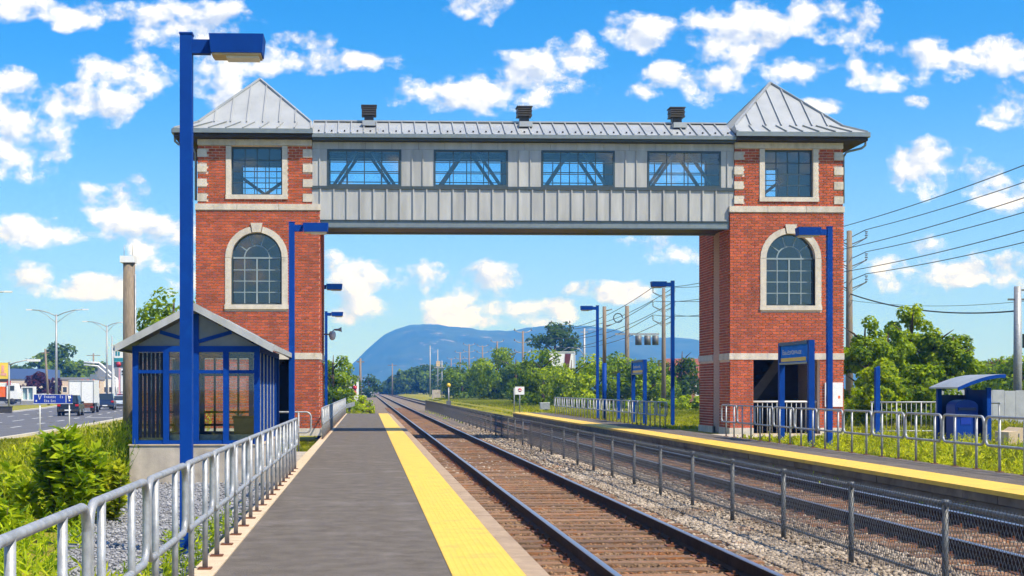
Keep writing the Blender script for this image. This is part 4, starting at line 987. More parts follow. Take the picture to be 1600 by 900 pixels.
part('body', MB().prism([(16.98, -.04), (18.6, -.04), (18.6, .52), (17.35, .60), (17.2, .50), (16.98, .48)], 'y', 35.9, 36.7), CONCL, cb); part('face_groove', MB().box(17.25, 17.28, 35.88, 35.899, .0, .45), CONC, cb)
bw = thing('grey_board_fence', (22, 58, -.04), 'pale grey board wall behind the mailbox at the right edge', 'fence')
for k in range(20): part('board', MB().box(24.2+k*.5, 24.2+k*.5+.485, 57.9, 57.95+.01*(k % 2), .0, 1.55+.02*(k % 3)), mat('grey_board', (.36,.38,.40), .8, var=.12, scale=3), bw)

# foreground signs on the left -------------------------------------------
hs_ = thing('highway_sign', (-15.4, 68, -.6), 'wide blue road sign with white lettering on two thin posts beside the road', 'road sign')
pn_ = part('panel', MB().box(-16.33, -14.46, 68, 68.03, .92, 1.35), SIGNB, hs_)
part('border', MB().box(-16.36, -14.43, 67.995, 68.02, 1.351, 1.37).box(-16.36, -14.43, 67.995, 68.02, .90, .919), WHITE, pn_)
part('lettering', glyphs(glyphs(glyphs(glyphs(MB(), 67.999, -15.82, 1.18, .11, 7, 'x', .085, 1, .016, 1), 67.999, -15.06, 1.18, .11, 2, 'x', .085, 2, .016, 1), 67.999, -15.82, .98, .11, 3, 'x', .085, 4, .016, 1), 67.999, -15.50, .98, .10, 3, 'x', .085, 6, .016, 1), WHITE, pn_)['kind'] = 'stuff'
part('emblem', MB().box(-14.78, -14.75, 67.99, 67.999, .95, 1.33).cyl((-14.6, 67.999, 1.21), (-14.6, 67.99, 1.21), .075, 14).cyl((-14.6, 67.999, 1.05), (-14.6, 67.99, 1.05), .04, 12).box(-16.24, -16.18, 67.99, 67.999, 1.0, 1.09), WHITE, pn_)
for x in (-16.05, -14.62):
    p = part('post', MB().cyl((x, 68.06, -.62), (x, 68.06, 1.32), .03, 8), WHITE, hs_); part('clamp', MB().beam((x, 67.98, 1.1), (x+.09, 67.98, 1.34), .03, .02).beam((x, 67.98, 1.1), (x-.05, 67.98, 1.34), .03, .02), WHITE, p)
# ================================================================== POLES, WIRES, STREET LIGHTS
def at(px, Y, py=None):
    """survey helper: place on the site seen under a given bearing at distance Y"""
    r = (px - 646) / 2150; th = R(1.918); k = Y / (-r*math.sin(th) + math.cos(th)); x = (r*math.cos(th) + math.sin(th)) * k
    return (x, Y, 1.62 + (608 - py) / 2150 * k) if py is not None else x
wp = thing('wooden_pole', (-6.17, 36, -.5), 'stubby weathered wooden pole with a white cap beside the shelter', 'utility pole')
part('shaft', MB().tube([(-6.17, 36, -.5), (-6.18, 36, 2), (-6.19, 36, 4.9)], [.185, .172, .155], 14), WOODP, wp)
part('cap_box', MB().box(-6.40, -6.02, 35.82, 36.18, 4.901, 5.07), WHITE, wp)
for x in (-6.32, -6.1): part('antenna', MB().cyl((x, 36, 5.07), (x, 36, 5.36), .008, 6), GALV, wp)
part('conduit', MB().cyl((-5.99, 35.92, -.4), (-6.02, 35.92, 4.6), .022, 6), GALV, wp)

def insulators(mb, x, y, z, dx, up=.5):
    """angled bracket with a stacked insulator"""
    mb.beam((x, y, z-.25), (x+dx, y, z+up-.35), .05, .06).beam((x, y, z-.42), (x+dx*.98, y, z+up-.36), .03, .03)
    for k in range(4): mb.cyl((x+dx, y, z+up-.33+k*.1), (x+dx, y, z+up-.28+k*.1), .09 if k % 2 else .06, 8)
PX = 26.0
def side_pole(x, y, zt, label, r=.17, wood=WOODP):
    t = thing('utility_pole', (x, y, -.05), label, 'utility pole', 'roadside utility poles')
    part('shaft', MB().tube([(x, y, -.05), (x, y, zt*.5), (x, y, zt)], [r*1.25, r*1.1, r*.85], 12), wood, t)
    for k in range(3):
        z = zt - .55 - k*1.22
        for s in (1, -1):
            b = MB(); insulators(b, x, y, z, s*.95); part('insulator_bracket', b, GALVF, t)
    return t
zA, zB = 10.35, 10.5
side_pole(PX+.55, 75, zA, 'tall wooden utility pole directly behind the right tower')
side_pole(PX, 120, zB, 'wooden utility pole rising behind the blue lamp left of the right tower')
t = thing('transformer_pole', (25.8, 136, -.05), 'dark wooden pole carrying a transformer left of the blue lamp', 'utility pole')
x, y = 25.8, 136
part('shaft', MB().tube([(x, y, -.05), (x, y, 9.9)], [.26, .2], 10), WOODP, t); part('crossarm', MB().box(x-1.2, x+3.2, y-.08, y+.08, 7.0, 7.18), GALV, t)
for k in (1.1, 2.0, 2.8): part('transformer', MB().cyl((x+k, y-.2, 6.0), (x+k, y-.2, 6.95), .32, 10), GALVF, t)
part('coil', MB().tube([(x-.9+.45*math.cos(a), y, 8.7+.45*math.sin(a)) for a in np.linspace(0, 6.0, 12)], .05, 6), BLACK, t)
t = thing('dark_pole', (12.45, 72.5, -.04), 'slim pole, blue below and dark above, next to the most distant lamp', 'utility pole')
part('blue_sleeve', MB().cyl((12.55, 72.5, -.04), (12.55, 72.5, 3.0), .12, 10), BLUE, t); part('shaft', MB().cyl((12.55, 72.5, 3.0), (12.55, 72.5, 6.0), .10, 10), WOODP, t)
for k in range(2): part('insulator', MB().cyl((12.55, 72.5, 5.75-k*.8), (12.95, 72.5, 5.85-k*.8), .03, 6), GALVF, t)
t = thing('steel_pole', (27.6, 58.5, -.05), 'plain galvanised steel pole at the right edge', 'pole'); x, y = at(1590, 58.5), 58.5
part('shaft', MB().tube([(x, y, -.05), (x, y, 6.05)], [.19, .15], 12), GALV, t); part('crossarm', MB().box(x-.42, x+.6, y-.04, y+.04, 5.45, 5.53).box(x+.05, x+.7, y-.04, y+.04, 5.86, 5.93), GALVF, t)
part('junction_box', MB().box(x+.25, x+.5, y-.1, y+.1, 3.4, 4.0), CHAR, t)

WIRE = mat('cable_black', (.03, .032, .035), .6)
def cat(a, b, sag, n=24): return [tuple(Vector(a).lerp(Vector(b), i/n) - Vector((0, 0, sag*4*(i/n)*(1-i/n)))) for i in range(n+1)]
def wire(a, b, sag, r, label): return single('overhead_wire', MB().tube(cat(a, b, sag), r, 5), WIRE, Vector(a), label, 'cable', 'overhead wires')
names = ['top', 'second', 'third']
for k in range(3):
    z = zA - .38 - k*1.22 + .45; z2 = zB - .38 - k*1.22 + .45
    for s, w in ((1, 'right'), (-1, 'left')):
        wire((PX+.55+s*.95, 75, z), (PX+.6+s*.95, 30, z+1.0-.1*k), .55, .020, f'{names[k]} wire pair rising right from the pole behind the tower, {w} wire')
        wire((PX+.55+s*.95, 75, z), (PX+s*.95, 120, z2), .9, .024, f'{names[k]} level wire sagging leftwards behind the right tower, {w} hand wire')
        wire((PX+s*.95, 120, z2), (PX-.6+s*.7, 190, z2-.6), 1.2, .03, f'{names[k]} level distant wire left of the blue lamp, {w} hand wire')
wire((PX+.55, 74.8, 6.85), (at(1590, 58.5), 58.5, 5.0), .45, .035, 'thick bundled cable from the pole behind the tower to the steel pole')
wire((PX+.55, 74.8, 6.5), (at(1590, 58.5)+1, 58.5, 5.5), .3, .012, 'thin wire just below the thick bundled cable at right')

def line_pole(px, Y, py, label, arms=3, w=1.9):
    """far transmission pole with up-swept pale crossarms"""
    x, y, zt = at(px, Y, py); t = thing('transmission_pole', (x, y, 0), label, 'utility pole', 'poles along the railway')
    part('shaft', MB().tube([(x, y, -.3), (x, y, zt)], [.3, .22], 8), WOODP, t)
    for k in range(arms):
        z = zt - .3 - k*2.3; P = [(x-w, y, z+.45), (x-w*.55, y, z+.02), (x, y, z-.05), (x+w*.55, y, z+.02), (x+w, y, z+.45)]
        a = part('crossarm', MB().tube(P, .09, 6), GALV, t)
        for s in (-1, 1): part('insulator', MB().cyl((x+s*w, y, z+.3), (x+s*w, y, z+.8), .13, 6), GALVF, a)
    return t
for px, Y, py, lab, n in ((817, 310, 517, 'tallest looking far pole with three white arms left of the tall tree', 3), (876, 285, 505, 'far pole with white arms in front of the tall tree', 3),
    (777, 420, 533, 'far pole whose top shows above the round bush', 2), (754, 480, 540, 'far pole just left of the round bush', 3), (733, 470, 538, 'far pole with three arms left of the bushes', 3),
    (719, 520, 550, 'far pole second from the left in the row of arms', 3), (705, 640, 560, 'small far pole at the left end of the row of arms', 2)): line_pole(px, Y, py, lab, n)
def slim_pole(px, Y, py, r, label, m_=None, base=-.3, name='mast', cross=0):
    x, y, z = at(px, Y, py); t = thing(name, (x, y, base), label, 'pole', 'slim poles'); part('shaft', MB().tube([(x, y, base), (x, y, z)], [r*1.2, r*.8], 8), m_ or GALV, t)
    if cross: part('crossarm', MB().box(x-cross, x+cross, y-.05, y+.05, z-.6, z-.45), m_ or WHITE, t)
    return t
slim_pole(672, 300, 540, .13, 'tall thin white mast beside the far crossing'); slim_pole(684, 330, 546, .12, 'thinner mast right of the tall white mast')
slim_pole(913, 190, 513, .17, 'grey pole right of the tall tree', GALV, cross=.5); slim_pole(563, 210, 560, .2, 'leaning pale pole beside the white house', WOODP, cross=.6)
slim_pole(613, 420, 568, .2, 'small dark pole against the mountain', WOODP, cross=1.4)
cl = thing('cobra_street_light', (at(905, 180), 180, -.1), 'grey curved street light beyond the bushes', 'street light'); x = at(928, 180)
part('arm', MB().tube([at(913, 180, 556), at(905, 180, 545), at(888, 180, 543), at(878, 180, 549)], .06, 6), GALV, cl); part('pole', MB().tube([(x-1.2, 180, -.1), at(913, 180, 556)], [.1, .07], 6), GALV, cl)
tl = thing('crossing_mast', (at(686, 240), 240, -.3), 'lattice railway signal mast beside the far crossing', 'signal'); x = at(686, 240)
part('mast', MB().cyl((x+.5, 240, -.3), (x+.5, 240, 6.6), .10, 8), GALV, tl)
for k in range(5): part('rung', MB().beam((x-.6, 240, 1+k*1.0), (x+.5, 240, 1.5+k*1.0), .07), GALV, tl)
part('platform', MB().box(x-.8, x+.9, 239.6, 240.4, 5.3, 5.5), GALV, tl); part('signal_head', MB().box(x-.5, x+.2, 239.7, 240.3, 5.6, 6.5), CONCL, tl); part('cabinet', MB().box(x-1.2, x+.2, 239.5, 241, -.3, 1.5), CONC, tl)
ys_g = thing('yellow_signal', (at(701, 150), 150, -.3), 'yellow round track sign on a grey post near the fence end', 'signal'); x = at(701, 150)
part('post', MB().cyl((x, 150, -.3), (x, 150, 1.8), .07, 8), GALV, ys_g); part('disc', MB().cyl((x, 149.95, 2.05), (x, 149.9, 2.05), .22, 16), YELP, ys_g); part('base', MB().box(x-.25, x+.25, 149.8, 150.2, -.35, .35), GALVF, ys_g)
wsn = thing('white_notice', (at(811, 100), 100, -.1), 'white board with a red emblem on two posts at the end of the far platform', 'sign'); x = at(811, 100)
b_ = part('board', MB().box(x-.30, x+.38, 99.95, 99.98, 1.22, 1.80), WHITE, wsn); part('emblem', MB().cyl((x+.05, 99.949, 1.55), (x+.05, 99.944, 1.55), .14, 14), REDP, b_); part('emblem_bar', MB().box(x-.05, x+.15, 99.938, 99.943, 1.5, 1.55), WHITE, b_)
for dx in (-.36, .05): part('post', MB().cyl((x+dx, 100, -.1), (x+dx, 100, 1.7), .035, 8), GALV, wsn)
bxx = thing('grey_cabinet', (at(850, 98), 98, -.1), 'small silver cabinet on a dark leg at the end of the far platform', 'cabinet'); x = at(851, 98)
part('box', MB().box(x-.32, x+.34, 97.8, 98.3, .18, .62), GALV, bxx); part('leg', MB().box(x+.02, x+.22, 97.95, 98.15, -.1, .18), CHAR, bxx); part('lid', MB().box(x-.34, x+.36, 97.78, 98.32, .621, .66), WHITE, bxx)
bbd = thing('white_billboard', (at(882, 200), 200, -.1), 'white billboard with a dark slanted figure half hidden by bushes', 'billboard'); x0, _, z1 = at(859, 200, 550); x1 = at(898, 200); z0 = 1.62 + (608-585)/2150*200
part('panel', MB().box(x0, x1, 200, 200.2, z0, z1), WHITE, bbd); part('frame', frame(x0-.06, x1+.06, z0-.06, z1+.06, 199.9, 200, .1), WHITE, bbd)
part('figure', MB().prism([(at(883,200), z1-.25), (at(892,200), z1-.25), (at(888,200), z0+.5), (at(881,200), z0+.4)], 'y', 199.93, 199.98), mat('maroon', (.10,.015,.012), .6), bbd); part('post', MB().box(x0+1, x0+1.25, 200.05, 200.15, -.1, z0), GALV, bbd)

# double-arm street lights -----------------------------------------------
def street_light(px, Y, py, l, r, label):
    x, y, z = at(px, Y, py); t = thing('street_light', (x, y, -.6), label, 'street light', 'double arm street lights')
    part('pole', MB().tube([(x, y, -.6), (x, y, z)], [.22, .13], 10), GALV, t)
    for s, d in ((-1, l), (1, r)):
        if d == 0: continue
        e = (x+s*d, y, z + d*.18)
        a = part('arm', MB().tube([(x, y, z-.3), (x+s*d*.3, y, z+d*.06), (x+s*d*.65, y, z+d*.155), e], .07, 8), GALV, t)
        part('brace', MB().tube([(x, y, z-1.3), (x+s*d*.4, y, z-.1), (x+s*d*.7, y, z+d*.14)], .04, 6), GALV, t)
        part('luminaire', MB().box(*sorted((e[0]-s*.05, e[0]+s*.8)), y-.2, y+.2, e[2]-.08, e[2]+.1), WHITE, a)
street_light(88, 205, 491, 3.6, 3.9, 'double arm street light above the purple tree, nearest of the pair'); street_light(167, 240, 508, 3.4, 2.6, 'double arm street light above the white truck')
street_light(-28, 150, 462, 0, 2.4, 'street light arm reaching in from the left edge'); slim_pole(175, 300, 525, .14, 'thin light mast right of the second street light', GALV, -.6)
slim_pole(76, 190, 545, .16, 'leaning pale wooden pole beside the purple tree', WOODP, -.6, 'leaning_pole', .5).rotation_euler.y = R(-3.5)
slim_pole(146, 330, 552, .22, 'dark pole with a crossarm behind the white truck', WOODP, -.6, 'utility_pole', 1.6)
gl = thing('curved_street_light', (at(14, 140), 140, -.6), 'low street light on a curved arm above the yellow billboard', 'street light'); 
part('pole', MB().tube([(at(14,140),140,-.6), at(14,140,570)], [.1,.07], 8), GALV, gl); part('arm', MB().tube([at(14,140,570), at(26,140,566), at(44,140,562)], .06, 6), GALV, gl)
a_ = at(43,140,563); part('luminaire', MB().box(a_[0], a_[0]+1.25, 139.8, 140.2, a_[2]-.12, a_[2]+.12), WHITE, gl)
gn = thing('overhead_gantry', (at(150, 320), 320, -.6), 'white tubular gantry arm over the road behind the truck', 'gantry')
part('pole', MB().tube([(at(182,320),320,-.6), at(182,320,590)], .25, 8), WHITE, gn); part('arm', MB().tube([at(182,320,592), at(168,320,578), at(155,320,567), at(131,320,566)], .22, 8), WHITE, gn); part('lower_arm', MB().tube([at(182,320,597), at(168,320,585), at(153,320,572), at(131,320,570)], .16, 8), WHITE, gn)
part('panel', MB().box(at(141,320), at(152,320), 319.7, 319.9, 1.62+(608-600)/2150*320, 1.62+(608-585)/2150*320), SLATE, gn)

# ================================================================== VEHICLES
TINT = mat('car_glass', (.03, .04, .05), .08, var=.05); TAIL = mat('tail_lamp', (.45, .01, .01), .25, var=.1); CHROME = mat('rim_silver', (.5, .5, .52), .3, .7)
def place(root, M):
    for o in [root] + list(root.children_recursive): pass
def vehicle(name, label, x, y, heading, paint, L_=4.4, W=1.8, H=1.5, kind='car'):
    t = thing(name, (0, 0, 0), label, 'car' if kind != 'truck' else 'truck', 'vehicles on the road'); w = W/2
    def wheel(cx, cy, r=.33):
        q = part('wheel', MB().cyl((cx-.11, cy, r), (cx+.11, cy, r), r, 16), BLACK, t); part('rim', MB().cyl((cx-.118, cy, r), (cx+.118, cy, r), r*.62, 12), CHROME, q)
    if kind == 'truck':
        part('cargo_box', MB().box(-1.15, 1.15, 0, 5.2, .95, H), WHITE, t)
        part('door_frame', MB().box(-1.14, 1.14, -.03, -.001, H-.12, H-.02).box(-.03, .03, -.03, -.001, 1.05, H-.14).box(-1.14, -1.06, -.03, -.001, 1.0, H-.14).box(1.06, 1.14, -.03, -.001, 1.0, H-.14), GALV, t)
        part('chassis', MB().box(-.5, .5, .1, 7.2, .55, .94), CHAR, t); part('rear_bumper', MB().box(-1.1, 1.1, -.15, .05, .5, .66).box(-1.05, 1.05, -.12, -.02, .72, .94), SPIKE, t)
        part('cab', MB().prism([(5.35, .6), (7.3, .6), (7.3, 1.35), (6.9, 1.5), (6.55, 2.35), (5.35, 2.4)], 'x', -1.0, 1.0), WHITE, t); part('windscreen', MB().beam((0, 6.95, 1.5), (0, 6.6, 2.3), 1.7, .04), TINT, t)
        for s in (-1, 1): part('tail_lamp', MB().box(s*.95-.1, s*.95+.1, -.17, -.151, .52, .64), TAIL, t)
        for s in (-1, 1): wheel(s*.95, 1.4, .45); wheel(s*.9, 6.3, .45)
        for s in (-1, 1): part('mudflap', MB().box(s*.95-.22, s*.95+.22, .78, .80, .2, .75), BLACK, t)
    else:
        zb, zs = .28, H*.60; suv = kind == 'suv'
        hood = L_*.72; prof = [(0, .40), (.05, zs), (.25, zs+.03), (hood, zs), (L_-.1, zs-.13), (L_, zs-.28), (L_, .36), (L_-.25, zb), (.2, zb)]
        body = part('body', MB().prism(prof, 'x', -w, w), paint, t)
        mod = body.modifiers.new('edge', 'BEVEL'); mod.width = .07; mod.segments = 2; mod.limit_method = 'ANGLE'
        r0 = .12 if suv else .55; r1 = L_*.52; a0, a1 = (.04, L_*.70) if suv else (.12, L_*.72); i = .17
        part('cabin', MB().hexa([(-w+.04,a0,zs),(w-.04,a0,zs),(w-.04,a1,zs),(-w+.04,a1,zs),(-w+i,r0,H),(w-i,r0,H),(w-i,r1,H),(-w+i,r1,H)]), paint, t)
        def on(p, q): return tuple(a+(b-a)*q for a, b in zip(p, p))
        def quad(P, n_):
            c = sum((Vector(p) for p in P), Vector())/4; n = (Vector(P[1])-Vector(P[0])).cross(Vector(P[3])-Vector(P[0])).normalized()
            v = [c + (Vector(p)-c)*.84 for p in P]; part(n_, MB().hexa([p-n*.008 for p in v] + [p+n*.012 for p in v]), TINT, t)
        quad([(-w+.04,a0,zs),(w-.04,a0,zs),(w-i,r0,H),(-w+i,r0,H)], 'rear_window'); quad([(w-.04,a1,zs),(-w+.04,a1,zs),(-w+i,r1,H),(w-i,r1,H)], 'windscreen')
        quad([(w-.04,a0,zs),(w-.04,a1,zs),(w-i,r1,H),(w-i,r0,H)], 'side_window'); quad([(-w+.04,a1,zs),(-w+.04,a0,zs),(-w+i,r0,H),(-w+i,r1,H)], 'side_window')
        for s in (-1, 1):
            part('tail_lamp', MB().box(s*(w-.16)-.13, s*(w-.16)+.13, -.02, .06, zs-.22, zs-.05), TAIL, t); part('headlight', MB().box(s*(w-.22)-.16, s*(w-.22)+.16, L_-.12, L_+.01, zs-.33, zs-.2), WHITE, t)
            part('mirror', MB().box(s*(w+.02)-.08, s*(w+.02)+.08, L_*.64, L_*.66, zs+.02, zs+.16), paint, t)
            wheel(s*(w-.1), .8); wheel(s*(w-.1), L_-.85)
        part('bumper', MB().box(-w+.08, w-.08, -.05, .02, .38, .56), CHAR, t); part('licence_plate', MB().box(-.26, .26, -.065, -.051, .44, .54) if suv else MB().box(-.26, .26, -.025, .0, .66, .78), WHITE, t)
    t.location = (x, y, -.6); t.rotation_euler.z = heading; return t
PB = mat('black_car_paint', (.012, .013, .018), .25, var=.1); PS = mat('silver_car_paint', (.55, .60, .66), .3, .3, var=.05); PD = mat('navy_car_paint', (.02, .035, .09), .25, var=.1); PR = mat('red_car_paint', (.25, .015, .02), .3, var=.1); PG = mat('grey_car_paint', (.25, .30, .36), .3, .2)
h0 = R(5)
vehicle('hatchback', 'black hatchback driving away behind the blue road sign', at(106, 114), 114, h0, PB, 4.1, 1.78, 1.72, 'suv')
vehicle('box_truck', 'white box truck driving away ahead of the black hatchback', at(127, 127), 127, h0*1.2, WHITE, 7, 2.3, 3.05, 'truck')
vehicle('sport_utility', 'navy car with red lamps just right of the white truck', at(164, 146), 146, h0*1.4, PD, 4.5, 1.85, 1.75, 'suv')
vehicle('sedan', 'silver blue sedan right of the white truck beside the wooden pole', at(183, 155), 155, h0*1.4, PS, 4.6, 1.82, 1.5)
vehicle('sedan', 'dark red car behind the silver sedan', at(191, 205), 205, h0*1.5, PR, 4.5, 1.8, 1.5)
vehicle('pickup_car', 'dark parked car with grey top in front of the purple tree', at(47, 213), 213, R(60), PG, 4.8, 1.9, 1.8, 'suv')
vehicle('sedan', 'white car half hidden behind the blue road sign', at(76, 215), 215, R(50), WHITE, 4.5, 1.8, 1.5)
ot = thing('orange_truck', (at(8, 200), 200, -.6), 'orange and white truck parked at the left edge', 'truck', 'vehicles on the road'); x = at(4, 200)
part('tank', MB().box(x-2.5, x+.6, 199, 201.4, .5, 3.0), ORANGE, ot); part('cab', MB().prism([(x+.8, .2), (x+2.4, .2), (x+2.4, 1.2), (x+2.0, 2.4), (x+.8, 2.5)], 'y', 199.1, 201.3), WHITE, ot)
for dx in (-1.6, 1.6): part('wheel', MB().cyl((x+dx, 199, -.15), (x+dx, 199.3, -.15), .45, 12), BLACK, ot)
part('chassis', MB().box(x-2.4, x+2.3, 199.4, 201, -.1, .49), CHAR, ot); part('side_window', MB().box(x+1.1, x+1.9, 199.06, 199.099, 1.4, 2.1), TINT, ot)
lb = thing('low_barrier', (at(5, 140), 140, -.6), 'small dark utility box on the verge at the left edge', 'box'); x = at(3, 128); part('body', MB().box(x-1, x+.8, 128, 128.6, -.6, -.05), CHAR, lb); part('lid', MB().box(x-1.05, x+.85, 127.95, 128.65, -.049, .03), BLACK, lb)

# ================================================================== BUILDINGS AND SIGNS BEYOND THE ROAD
def shop(name, label, pa, pb, Y, py, depth, wallm, roofm, nwin, zroof=.4, pitched=0, winh=(.8, 2.2), door=True):
    x0, x1 = at(pa, Y), at(pb, Y); z = at(pa, Y, py)[2]
    t = thing(name, ((x0+x1)/2, Y+depth/2, -.6), label, 'building', 'buildings beyond the road')
    part('wall', MB().box(x0, x1, Y, Y+depth, -.62, z), wallm, t)
    if pitched: part('roof', MB().prism([(Y-.4, z), (Y+depth+.4, z), (Y+depth/2, z+pitched)], 'x', x0-.4, x1+.4), roofm, t)
    else: part('roof', MB().box(x0-.2, x1+.2, Y-.2, Y+depth+.2, z+.001, z+zroof), roofm, t)
    w = (x1-x0)/max(nwin, 1)
    for k in range(nwin):
        f = part('window', frame(x0+k*w+w*.15, x0+(k+1)*w-w*.15, winh[0], min(winh[1], z-.2), Y-.06, Y-.001, .1), WHITE, t); part('pane', MB().box(x0+k*w+w*.15+.1, x0+(k+1)*w-w*.15-.1, Y-.04, Y-.02, winh[0]+.1, min(winh[1], z-.2)-.1), TINT, f)
    return t
BEI = mat('beige_render', (.60, .48, .36), .85, var=.08); WREND = mat('white_render', (.72, .72, .70), .8, var=.05); BROOF = mat('blue_roof', (.08, .14, .30), .6, var=.1); RROOF = mat('red_shingle', (.22, .07, .045), .9, var=.2, scale=6); GRM = mat('grey_roof', (.22,.23,.25), .8, var=.1)
shop('roadside_shop', 'low beige shop with a blue roof left of the purple tree', -10, 60, 300, 592, 20, BEI, BROOF, 5, 2.2)
shop('roadside_shop', 'beige shop behind the purple tree and the white truck', 96, 150, 320, 593, 20, BEI, GRM, 5, .5)
shop('white_store', 'white store behind the cars right of the truck', 150, 196, 330, 590, 25, WREND, GRM, 5, 3.0)
shop('white_house', 'small white house with a dark window at the far end of the platform', 532, 560, 165, 590, 8, WREND, GRM, 2, .25, 0, (1.0, 2.7))
shop('red_roof_house', 'house with a red brown roof between the bushes left of the right tower', 1055, 1110, 165, 590, 9, mat('brown_wall', (.25,.12,.08), .9), RROOF, 2, .2, 2.4)
shop('long_shed', 'low white building far down the track', 560, 585, 420, 611, 8, WREND, GRM, 3, .3, 0, (0, .6))
def pylon_sign(name, label, pa, pb, Y, pt, pb_, panels, legm=WHITE):
    x0, x1 = at(pa, Y), at(pb, Y); t = thing(name, ((x0+x1)/2, Y, -.6), label, 'sign', 'shop signs beyond the road')
    part('post', MB().box(x0-.15, x0+.15, Y, Y+.3, -.6, at(pa, Y, pt)[2]), legm, t)
    for (a, b, m_) in panels: part('panel', MB().box(x0+.16, x1, Y-.1, Y+.4, at(pa, Y, b)[2], at(pa, Y, a)[2]), m_, t)
    return t
TEAL = mat('teal_print', (.02, .22, .27), .5)
sg = pylon_sign('pylon_sign', 'tall shop sign with white, teal and red panels beside the wooden pole', 177, 192, 230, 546, 575, [(547, 559, WHITE), (559.4, 565, TEAL), (565.4, 574, mat('dark_panel', (.03,.05,.05), .6))])
x0, x1 = at(179, 229.8), at(190, 229.8); z = lambda py: 1.62 + (608-py)/2150*229.8
part('panel_print', MB().box(x0+.15, x0+.42, 229.85, 229.895, z(556), z(549)).box(x0+.55, x0+.85, 229.85, 229.895, z(556), z(550)), TEAL, sg); part('red_badge', MB().cyl((x0+.65, 229.895, z(569.5)), (x0+.65, 229.85, z(569.5)), .42, 14), REDP, sg)
s2 = pylon_sign('banner_sign', 'tall white banner sign with a pink edge beside the wooden pole', 187, 194, 225, 575, 612, [(576, 612, WHITE)], mat('pink_paint', (.75,.35,.38), .6))
x0 = at(190, 224.8); part('print_mark', MB().box(x0, x0+.25, 224.84, 224.89, 1.62+(608-582)/2150*225, 1.62+(608-579)/2150*225).box(x0, x0+.25, 224.84, 224.89, 1.62+(608-586)/2150*225, 1.62+(608-584)/2150*225), BLACK, s2)
yb = thing('yellow_billboard', (at(4, 150), 150, -.6), 'yellow advertising panel on a dark frame at the left edge', 'billboard'); x0, x1 = at(-12, 150), at(12.5, 150); zz = lambda py: 1.62 + (608-py)/2150*150
part('panel', MB().box(x0, x1, 150, 150.2, zz(592), zz(567)), mat('ad_yellow', (.80,.55,.03), .5, scale=1.2, col2=(.85,.66,.10)), yb); part('lower_band', MB().box(x0, x1, 150, 150.2, zz(597), zz(592.4)), CHAR, yb); part('print', MB().box(x0+.9, x1-.15, 149.96, 149.995, zz(587), zz(583)).box(x1-.7, x1-.4, 149.96, 149.995, zz(582), zz(571)), mat('pink_print', (.75,.35,.30), .6), yb)
part('lower_panel', MB().box(x0, x1-.1, 150, 150.2, zz(604), zz(598)), WHITE, yb); part('post', MB().box(x1+.02, x1+.16, 150, 150.2, -.6, zz(566)), GALV, yb); part('red_base', MB().box(x1-.05, x1+.3, 149.8, 149.98, zz(602), zz(595)), REDP, yb)
ol = thing('orange_sign', (at(139, 200), 200, -.6), 'orange rooftop lettering sign seen above the white truck', 'sign'); zz = lambda py: 1.62 + (608-py)/2150*200; xx = at(127, 200)
for k in range(6): part('letter', MB().box(xx+k*.4, xx+k*.4+.3, 200, 200.15, zz(601), zz(594 if k % 2 else 593)), ORANGE, ol)
part('board', MB().box(xx-.2, xx+2.6, 200.16, 200.3, zz(606), zz(594.5)), mat('ochre', (.45,.2,.06), .7), ol); part('post', MB().box(xx+1.1, xx+1.3, 200.31, 200.5, -.6, zz(596)), GALV, ol)
gk = thing('glass_booth', (at(43, 205), 205, -.6), 'pale glazed booth in front of the purple tree', 'booth'); x0, x1 = at(33, 205), at(53, 205); zz = lambda py: 1.62 + (608-py)/2150*205
part('frame', frame(x0, x1, zz(626), zz(604), 205, 206.5, .18), WHITE, gk); part('mullion', MB().box((x0+x1)/2-.08, (x0+x1)/2+.08, 205.1, 206.4, zz(625), zz(605)), WHITE, gk)
for a, b in ((x0+.19, (x0+x1)/2-.09), ((x0+x1)/2+.09, x1-.19)): part('pane', MB().box(a, b, 205.4, 205.42, zz(625), zz(605)), mat('pale_glass', (.30,.45,.48), .1), gk)
part('base', MB().box(x0, x1, 205, 206.5, -.62, zz(626)-.002), GALV, gk)
cs = thing('crossing_signal', (at(552, 130), 130, -.35), 'red and purple crossing signal beside the bush at the platform end', 'signal'); x = at(553, 130)
part('post', MB().cyl((x, 130, -.35), (x, 130, 2.2), .05, 8), WHITE, cs); part('round_sign', MB().cyl((x, 129.9, 1.25), (x, 129.86, 1.25), .27, 14), REDP, cs); part('target', MB().cyl((x-.75, 129.9, 1.9), (x-.75, 129.86, 1.9), .3, 12), CHAR, cs); part('arm', MB().box(x-.9, x+.3, 129.95, 130, 1.85, 1.95), CHAR, cs); part('target', MB().cyl((x+.1, 129.9, 1.75), (x+.1, 129.86, 1.75), .2, 12), TAIL, cs)
gr_ = thing('guard_rail', (at(545, 96), 96, -.36), 'short silver guard rail end past the platform railing', 'guard rail'); x = at(543, 96)
part('beam', MB().prism([(x-.2, .25), (x+.5, .45), (x+.5, .75), (x-.2, .55)], 'y', 95.9, 96.4), GALV, gr_); part('post', MB().box(x+.05, x+.2, 96.1, 96.25, -.36, .4), GALVF, gr_)
